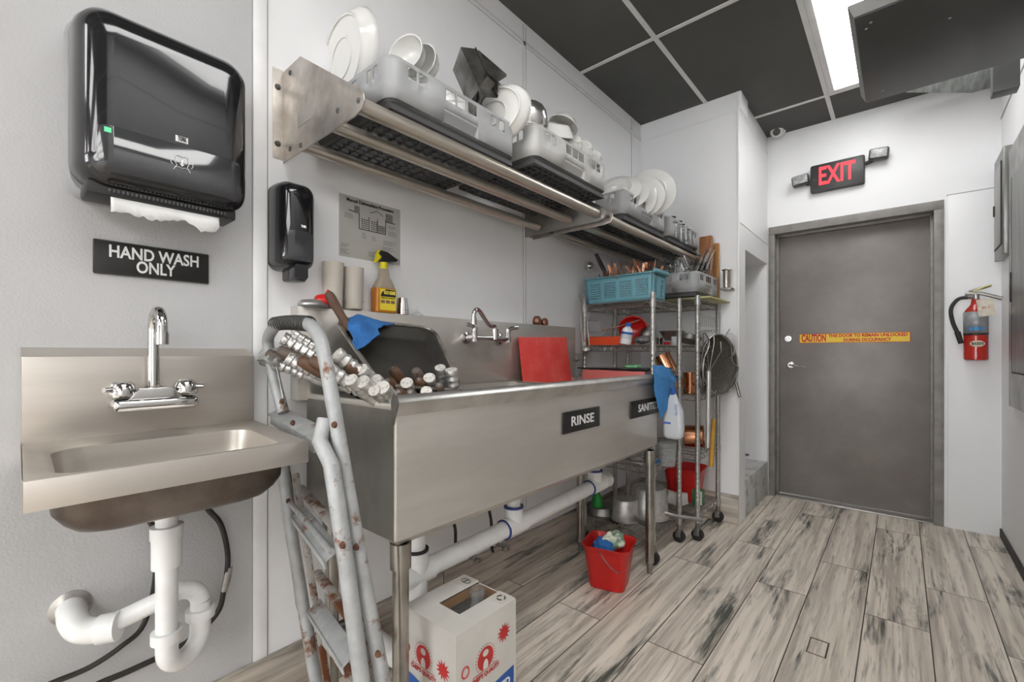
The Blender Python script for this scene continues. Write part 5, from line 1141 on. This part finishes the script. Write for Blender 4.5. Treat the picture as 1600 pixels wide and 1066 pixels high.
B().lathe([(0, 0), (rr_*.78, 0), (rr_*.9, .06), (rr_*.92, a.z-c.z-.006), (rr_*1.25, a.z-c.z), (rr_*1.2, a.z-c.z+.003), (rr_*.85, a.z-c.z-.004), (rr_*.7, .004), (0, .004)], (cxm, 3.012, c.z+.002), n=28, sq=.8).build('canister_body', STEELV, t)
B().box((cxm-.03, 2.975, c.z-.012), (cxm+.035, YP, c.z), .002).build('wall_bracket', DSTEEL, t)
# ---- ladles
LADL = mat('worn_ladle_steel', (.62, .59, .55), .28, .65, var=(.42, .39, .36), nscale=30)
for (p, q, bc, r, lab) in ((at(905, 463, y=2.17), at(912, 552, y=2.15), at(897, 560, y=2.13), .038, 'steel ladle hanging nearest at the wall side post of the nearer wire unit'), (at(913, 462, y=2.17), at(921, 542, y=2.15), at(914, 548, y=2.15), .026, 'smaller steel ladle hanging just right of the bigger one')):
    t = T('ladle', lab, 'ladle', p)
    B().tube([p+V((-.01, .012, .0)), p+V((0, 0, .012)), p, q], .0045, n=8, flat=2.0).build('handle', LADL, t)
    B().lathe([(0, 0), (r*.6, .006), (r*.93, .020), (r, .030), (r*.97, .030), (r*.9, .021), (r*.58, .009), (0, .003)], bc-V((0, 0, .015)), (.35, -.35, .87), n=28).build('ladle_bowl', LADL, t)
# ---- second level
z2 = 1.1185
CLRG = mat('clear_lid_plastic', (.9, .92, .92), .12, 0, trans=.88, ior=1.12)
B().lathe([(0, 0), (.085, 0), (.095, .004), (.098, .012), (.093, .012), (.090, .006), (0, .004)], at(932, 503, y=2.36), (.2, -.9, .3), n=40).build('clear_cover', CLRG, label='large round clear plastic lid leaning on the second shelf by the wall', cat='lid')
c = at(925, 512, y=2.30); loft(B(), [(0, -.05, .05, -.04, .04, .012), (.03, -.045, .045, -.035, .035, .012)], 'z').mat4(AX(c, (.3, -.85, .35))).build('clear_container', CLRG, label='small clear rectangular container leaning before the round clear lid', cat='container')
a, c = at(917, 536, y=2.235), at(972, 536, y=2.235)
b = loft(B(), [(z2, a.x, c.x, 2.23, 2.40, .012), (z2+.045, a.x-.006, c.x+.006, 2.222, 2.408, .014), (z2+.047, a.x-.002, c.x+.002, 2.226, 2.404, .014), (z2+.006, a.x+.006, c.x-.006, 2.236, 2.394, .012)], 'z')
b.build('tray', mat('orange_red_plastic', (.66, .07, .02), .4), label='orange red plastic tray on the second shelf of the nearer wire unit', cat='tray')
c = at(986, 507, y=2.40); B().lathe([(0, 0), (.03, 0), (.05, .012), (.072, .04), (.080, .070), (.083, .072), (.078, .073), (.066, .040), (.04, .014), (0, .005)], c+V((0, .05, .0)), (.25, -.85, -.42), n=36).build('red_bowl', RED, label='red round plastic bowl lying on its side on the second shelf', cat='bowl')
B().tube([at(940, 517, y=2.30), at(975, 508, y=2.33), at(1000, 500, y=2.40)], .0045, n=8).build('wooden_spoon', mat('pale_spoon_wood', (.35, .17, .12), .6), label='thin reddish wooden spoon lying across the second shelf', cat='spoon')
c = at(977, 536, y=2.222); t = T('bottle', 'white squeeze bottle with dark blue label and cap tilted on the second shelf', 'bottle', c)
WB = mat('white_bottle_plastic', (.70, .71, .72), .35)
M = AX(V((c.x, c.y, z2+.002)), (.17, 0, 1)); b = B().lathe([(0, 0), (.026, 0), (.030, .004), (.030, .070), (.024, .085), (.014, .092), (.014, .098), (0, .098)], n=28); b.mat4(M); b.build('bottle_body', WB, t)
b = B().lathe([(.0303, .030), (.0303, .062)], n=28); b.mat4(M); b.build('label', mat('pale_label', (.55, .58, .62), .5), t)
b = B().lathe([(.0308, .055), (.0308, .068)], n=28); b.mat4(M); b.build('label_band', BLUP, t)
b = B().lathe([(0, .116), (.012, .116), (.0155, .112), (.0155, .096), (0, .096)], n=20); b.mat4(M); b.build('cap', BLUP, t)
txt('SALT', .012, M @ V((0, -.0312, .045)), (1, 0, -.17), (.17, 0, 1), BLACKT, 'lettering', t)
c = at(1000, 532, y=2.24); wad('scouring_pad', (c.x, c.y+.02, z2+.024), .034, mat('dark_scouring_mesh', (.08, .08, .08), .6, .5, var=(.22, .22, .21), nscale=60), 'dark grey scouring pad on the second shelf beside the post', 8, (1.35, 1, .6), .15, cat='scouring pad')
c = at(1002, 515, y=2.42); dish(c, (-.6, -.5, .6), .05, 'steel bowl tipped behind the red bowl on the second shelf', 'dome', cat='bowl', m=DSTEEL)
# second level, farther unit
def pot(name, x, y, z, r, h, m, label, inv=False, handle=None, cat='pot', flare=1.12, group=None):
    t = T(name, label, cat, (x, y, z), group)
    if inv: pr = [(r*flare*1.05, 0), (r*flare*1.06, .004), (r*flare, .006), (r, h-.012), (r*.93, h-.002), (r*.8, h), (0, h)]; pr = pr+[(0, h-.003), (r*.8, h-.004), (r*flare-.004, .006), (r*flare*1.05, 0)]
    else: pr = [(0, 0), (r*.85, 0), (r*.97, .010), (r*flare, h-.002), (r*flare*1.05, h), (r*flare*1.04, h+.002), (r*flare-.003, h-.002), (r*.93, .012), (r*.8, .004), (0, .004)]
    B().lathe(pr, (x, y, z), n=40).build('body', m, t)
    if handle: B().tube(handle, .007, n=10, flat=1.6).build('handle', DSTEEL, t)
    return t
c = at(1050, 525, y=2.76); pot('steel_bowl', c.x+.0, 2.76, z2+.035, .050, .055, STEELV, 'wide steel bowl on the second shelf of the farther wire unit', cat='bowl', flare=1.5)
c = at(1030, 530, y=2.72); pot('steel_cup', c.x, 2.72, z2, .020, .05, CHROME, 'small steel cup on the second shelf of the farther unit', cat='cup')
c = at(1055, 532, y=2.70); B().lathe([(0, 0), (.022, 0), (.024, .055), (.022, .055), (.020, .004), (0, .003)], (c.x, 2.70, z2), n=24).build('white_container', WB, label='small white container below the wide steel bowl', cat='container')
c = at(1042, 534, y=2.69); B().lathe([(0, 0), (.018, 0), (.021, .02), (.018, .022), (0, .024)], (c.x, 2.69, z2), n=20).build('red_jar_cover', RED, label='small red lid on the second shelf of the farther unit', cat='lid')
c = at(1075, 522, y=2.80); B().lathe([(0, 0), (.06, .0), (.075, .03), (.077, .03), (.062, -.003), (0, -.003)], (c.x, c.y, z2+.03), (.3, -.2, .9), n=36).build('frying_pan', DSTEEL, label='dark frying pan lying at the back of the second shelf, farther unit', cat='pan')
# ---- black tray on the nearer unit and packet
a, c = at(893, 571, y=2.2), at(1016, 577, y=2.2)
B().box((.03, 2.168, .986), (.445, 2.50, .993), .002).build('tray', BLACKG, label='flat glossy black tray over the far sink basin on the nearer wire unit', cat='tray')
p_, q_ = at(978, 575, y=2.26), at(1003, 566, y=2.30)
B().box((p_.x, 2.24, .994), (q_.x, 2.30, 1.010), .005).build('packet', mat('green_packet', (.05, .36, .13), .4, 0, var=(.3, .5, .3), nscale=30), label='small green packet lying on the black tray', cat='packet')
# ---- third level, farther unit: copper mugs
z3 = .834
p0, p1 = at(1060, 608, y=2.60), at(1034, 556, y=2.60)
t = T('copper_mug', 'large tilted copper mug standing behind the end of the big sink', 'mug', p0)
d_ = (p1-p0); L_ = d_.length; r_ = .049
B().lathe([(0, 0), (r_*.95, 0), (r_, .004), (r_, L_*.25), (r_*1.02, L_*.27), (r_, L_*.29), (r_, L_-.004), (r_*1.03, L_), (r_*.97, L_), (r_*.95, .006), (0, .005)], p0, d_, n=36).build('mug_body', COPPER, t)
c = at(1078, 606, y=2.72); B().lathe([(0, 0), (.036, 0), (.038, .10), (.041, .115), (.041, .123), (.037, .123), (.034, .004), (0, .004)], (c.x, 2.72, z3), n=32).build('copper_mug', COPPER, label='upright copper mug on the third shelf of the farther wire unit', cat='mug')
c = at(1104, 620, y=2.85); B().lathe([(0, 0), (.05, 0), (.055, .04), (.053, .04), (.048, .004), (0, .003)], (c.x-.05, 2.85, z3), n=32).build('cake_tin', DSTEEL, label='low steel tin behind the strainer on the third shelf', cat='tin')
# ---- blue cloth on the sink end and hanging bottle
drape('blue_cloth', [[at(1019, 572, x=.49), at(1032, 570, x=.46), at(1048, 577, x=.44), at(1057, 590, x=.44)], [at(1022, 582, x=.528), at(1034, 590, x=.53), at(1047, 592, x=.52), at(1056, 598, x=.48)], [at(1023, 612, x=.532), at(1034, 616, x=.54), at(1045, 618, x=.53), at(1050, 615, x=.50)], [at(1027, 634, x=.53), at(1032, 656, x=.54), at(1041, 642, x=.54), at(1048, 632, x=.52)]], BLUEL, 'smooth blue cloth hanging over the far corner of the big sink', amp=.006, seed=9)
t = T('spray_bottle', 'translucent white spray bottle with blue print hanging off the end of the sink', 'spray bottle', at(1052, 650, x=.52))
MB_ = mat('translucent_white_bottle', (.72, .74, .78), .3, 0, trans=.25); yb = 2.222
p = lambda u, v: at(u, v, y=yb)
secs = []
for v, ul, ur in ((684, 1043, 1062), (680, 1038, 1067), (668, 1037, 1069), (640, 1039, 1067), (625, 1044, 1060), (615, 1048, 1056)):
    a, c = p(ul, v), p(ur, v); secs.append((a.z, a.x, c.x, yb-.026*min(1, (c.x-a.x)/.08), yb+.026*min(1, (c.x-a.x)/.08), .3*(c.x-a.x)*.7))
loft(B(), secs, 'z').build('bottle_body', MB_, t, sharp=60)
a = p(1040, 658); c = p(1051, 662); B().box((a.x, yb-.0275, c.z), (c.x, yb-.0262, a.z)).build('label_bar', mat('blue_label_print', (.05, .12, .55), .5), t)
a = p(1060, 640); txt('GLASS', .018, (a.x, yb-.028, a.z-.0), (0, 0, 1), (-1, 0, 0), BLUP, 'lettering', t, fit=.055)
B().cyl(p(1052, 617), p(1052, 606), .013).build('trigger_cap', BLUP, t)
# ---- strainer and hanging tools on the farther unit
t = T('strainer', 'large round dark mesh strainer hanging on the side of the farther wire unit', 'strainer', at(1122, 575, x=.58))
c = at(1125, 570, y=2.87); Rz = abs(at(1124, 522, y=2.87).z-at(1124, 617, y=2.87).z)/2
ax = V((.92, -.38, .05)).normalized(); M = AX(c, ax, (0, 0, 1))
sqx = .86
b = B(); n_ = 40
for k in range(8):
    pass
b.lathe([(Rz*math.cos(a*pi/20), -Rz*.42*math.sin(a*pi/20)) for a in range(0, 11)], n=40); b.mat4(M @ Matrix.Diagonal((sqx, 1, 1, 1)))
MESH = mat('dark_strainer_mesh', (.05, .043, .036), .6, .2, var=(.10, .09, .078), nscale=90)
b.build('mesh_bowl', MESH, t, solid=.001)
b = B().tube([M @ V((Rz*sqx*math.cos(a*pi/18), Rz*math.sin(a*pi/18), 0)) for a in range(36)], .0042, n=8, closed=True).build('rim', CHROMED, t)
b = B().tube(spline([M @ V((.01, Rz*1.0, .006)), M @ V((Rz*.55*sqx, Rz*.65, .012)), M @ V((Rz*.6*sqx, Rz*.1, .014)), M @ V((Rz*.98*sqx, -Rz*.12, .006)), M @ V((Rz*.6*sqx, -Rz*.55, .012)), M @ V((Rz*.3*sqx, -Rz*.95, .006))]), .0030, n=6).build('wire_brace', CHROMED, t)
B().cyl(at(1150, 598, y=2.98), at(1156, 621, y=2.98), .009, n=12).build('handle', DSTEEL, t)
LIGHTS_ = mat('satin_grey_metal', (.52, .50, .47), .35, .5)
t = T('skimmer', 'long flat steel handled skimmer with three wires hanging before the strainer', 'skimmer', at(1108, 620, x=.60))
xq = .612
B().tube([at(1107.5, 580, x=xq), at(1106.5, 640, x=xq), at(1106, 700, x=xq)], .0120, n=10).build('handle', LIGHTS_, t)
b = B()
for (u, v) in ((1105, 546), (1116, 535), (1127, 548), (1093, 552)): b.tube([at(1108, 582, x=xq), at(u, v, x=xq-.004), at(u+(1 if u > 1108 else -1)*-1, v-14, x=xq-.008)], .0017, n=5)
b.build('wire', CHROMED, t)
t = T('wooden_paddle', 'yellow wooden handled tool hanging low on the farther wire unit', 'tool', at(1112, 690, x=.58))
B().tube([at(1115, 655, x=.575), at(1113, 690, x=.575), at(1111, 730, x=.575)], .0125, n=10).build('handle', mat('yellow_wood', (.62, .34, .04), .5, 0, var=(.50, .26, .03), nscale=12), t)
B().cyl(at(1118, 610, x=.57), at(1115, 656, x=.574), .005).build('shank', DSTEEL, t)
t = T('tongs', 'long curved pale steel tongs hanging by the near post of the farther unit', 'tongs', at(1097, 560, x=.57))
B().tube(spline([at(1099, 520, x=.56), at(1098, 550, x=.565), at(1094, 575, x=.565), at(1093, 595, x=.56), at(1097, 605, x=.555)]), .006, n=8, flat=.4).build('arm', CHROMED, t)
B().tube(spline([at(1101, 520, x=.56), at(1108, 535, x=.565), at(1100, 560, x=.565), at(1098, 585, x=.56), at(1099, 605, x=.555)]), .005, n=8, flat=.4).build('arm', CHROMED, t)
B().cyl(at(1094, 604, x=.55), at(1101, 604, x=.55), .006).build('rubber_tip', RUBBER, t)
b = B(); R0_ = []
t = T('hook_rail', 'wire hook rail on the side of the farther wire unit above the strainer', 'hook rail', at(1112, 517, x=.545))
B().cyl(at(1092, 517, x=.548), at(1117, 517, x=.548), .004).build('rail', WIRE, t)
for k in range(5): p_ = at(1095+k*5, 517, x=.548); B().tube([p_, p_+V((.01, 0, -.012)), p_+V((.022, 0, -.006)), p_+V((.026, 0, .008))], .0018, n=5).build('hook', WIRE, t)
b = B(); a, c = at(1094, 492, x=.540), at(1117, 512, x=.540)
for k in range(8): y = a.y+(c.y-a.y)*k/7; b.cyl((.540, y, c.z), (.540, y, a.z), .0013, n=5)
for k in range(5): z = c.z+(a.z-c.z)*k/4; b.cyl((.540, a.y, z), (.540, c.y, z), .0013, n=5)
b.build('wire_basket', WIRE, label='small wire grid basket clipped beside the posts under the top shelf', cat='basket')
b = B()
for k in range(4): b.tube(spline([at(1137+k*2.5, 522, y=2.98), at(1143+k*2, 522+k*2, y=2.98), at(1147, 545+k*3, y=2.98), at(1143-k, 560, y=2.98)]), .0014, n=5)
b.tube([at(1134, 524, y=2.98), at(1140, 514, y=2.98)], .003).build('whisk', CHROMED, label='wire whisk hanging at the right of the strainer', cat='whisk')
# ---- lower shelves
z4 = .489
for (u, v, yy, r, h, lab) in ((1043, 705, 2.30, .045, .12, 'tall clear plastic container under the hanging spray bottle'),):
    c = at(u, v, y=yy); B().lathe([(0, 0), (r*.85, 0), (r, h), (r*.96, h), (r*.81, .004), (0, .003)], (c.x, yy, z4), n=30).build('clear_container', CLRG, label=lab, cat='container')
for k in range(3): b = loft(B(), [(z4+.012+k*.030, .30, .43, 2.24, 2.40, .015), (z4+.038+k*.030, .295, .435, 2.235, 2.405, .015)], 'z', cap=False); b.build('clear_tray', CLRG, solid=.002, label=['lowest', 'middle', 'topmost'][k]+' of the stacked clear plastic trays behind the sink leg', cat='tray', group='stacked clear trays')
c = at(1024, 735, y=2.24); B().box((.37, 2.25, z4+.002), (.44, 2.36, z4+.010), .002).build('blue_cover', BLUEC, label='blue plastic lid under the stacked clear trays', cat='lid')
for (u, yy, r, h, m_, lab, inv) in ((970, 2.30, .050, .05, CHROME, 'shiny upturned steel bowl partly hidden by the sink, left one', True), (990, 2.33, .045, .065, STEELV, 'shiny upturned steel bowl partly hidden by the sink, right one', True)):
    c = at(u, 720, y=yy); pot('steel_bowl', c.x, yy, z4, r, h, m_, lab, inv, cat='bowl', flare=1.25)
B().box((.10, 2.21, z4+.001), (.40, 2.235, z4+.014), .003).build('steel_tray', STEELV, label='narrow flat steel tray edge on the shelf behind the sink leg', cat='tray')
c = at(1090, 700, y=2.80); t = T('copper_pan', 'copper saucepan lying on its side on the lower shelf of the farther unit', 'pan', c)
B().lathe([(0, 0), (.060, 0), (.066, .006), (.066, .11), (.070, .115), (.064, .115), (.062, .008), (0, .006)], (c.x-.09, 2.82, z4+.070), (.9, .25, .05), n=36).build('pan_body', COPPER, t)
B().tube([(c.x-.09, 2.77, z4+.07), (c.x-.12, 2.70, z4+.09), (c.x-.14, 2.66, z4+.10)], .008, n=8).build('handle', RUBBER, t)
z5 = .154
c = at(938, 808, y=2.28); t = pot('frying_pan', c.x, 2.30, z5, .075, .045, DSTEEL, 'dark steel pan upside down at the wall side of the bottom shelf', True, cat='pan')
c = at(977, 815, y=2.30); pot('steel_pot', c.x, 2.30, z5, .066, .115, ALU, 'smaller aluminium pot upside down on the bottom shelf, left of the sink leg', True, handle=[(c.x+.062, 2.28, z5+.03), (c.x+.10, 2.26, z5+.022), (c.x+.20, 2.22, z5+.018)])
c = at(1018, 800, y=2.45); pot('steel_pot', c.x-.01, 2.44, z5, .095, .165, ALU, 'big aluminium pot upside down on the bottom shelf behind the sink leg', True, handle=[(c.x+.085, 2.42, z5+.04), (c.x+.14, 2.44, z5+.03), (c.x+.26, 2.52, z5+.016)])
c = at(1072, 760, y=2.86); bucket('bucket', V((c.x-.01, 2.87, z5)), 1.12, 'red plastic bucket standing on the bottom shelf of the farther wire unit', .1)
for (u, v, yy, a_, lab) in ((1048, 785, 2.70, .5, 'white printed carton lying tilted on the bottom shelf, left one'), (1064, 788, 2.71, -.2, 'white printed carton lying on the bottom shelf, right one')):
    c = at(u, v, y=yy); B().box((-.032, -.03, 0), (.032, .03, .065), .002).mat4(TR((c.x, yy, z5+.012), 0, a_*.5, a_)).build('small_carton', mat('printed_white_carton', (.62, .60, .56), .6, 0, var=(.25, .22, .2), nscale=70, vmin=.6, vmax=.66), label=lab, cat='carton')
c = at(1093, 790, y=2.80); t = T('tin', 'green and white square tin on the bottom shelf of the farther unit', 'tin', c)
B().box((c.x-.04, 2.78, z5+.001), (c.x+.022, 2.83, z5+.095), .004).build('tin_body', mat('green_tin', (.04, .16, .05), .35), t); B().box((c.x-.005, 2.7785, z5+.008), (c.x+.021, 2.7805, z5+.09)).build('tin_label', WHITET, t); B().cyl((c.x-.01, 2.80, z5+.095), (c.x-.01, 2.80, z5+.105), .012).build('tin_cap', mat('orange_cap', (.6, .25, .1), .4), t)
c = at(912, 775, y=2.26); t = T('green_bottle', 'small dark green bottle on the floor side of the nearer unit by the wall', 'bottle', c)
B().lathe([(0, 0), (.028, 0), (.030, .005), (.030, .09), (.012, .12), (.012, .14), (0, .14)], (.10, 2.27, z5), n=24).build('bottle_body', mat('green_plastic', (.02, .32, .05), .35), t)
for k in pro.values():
    pass
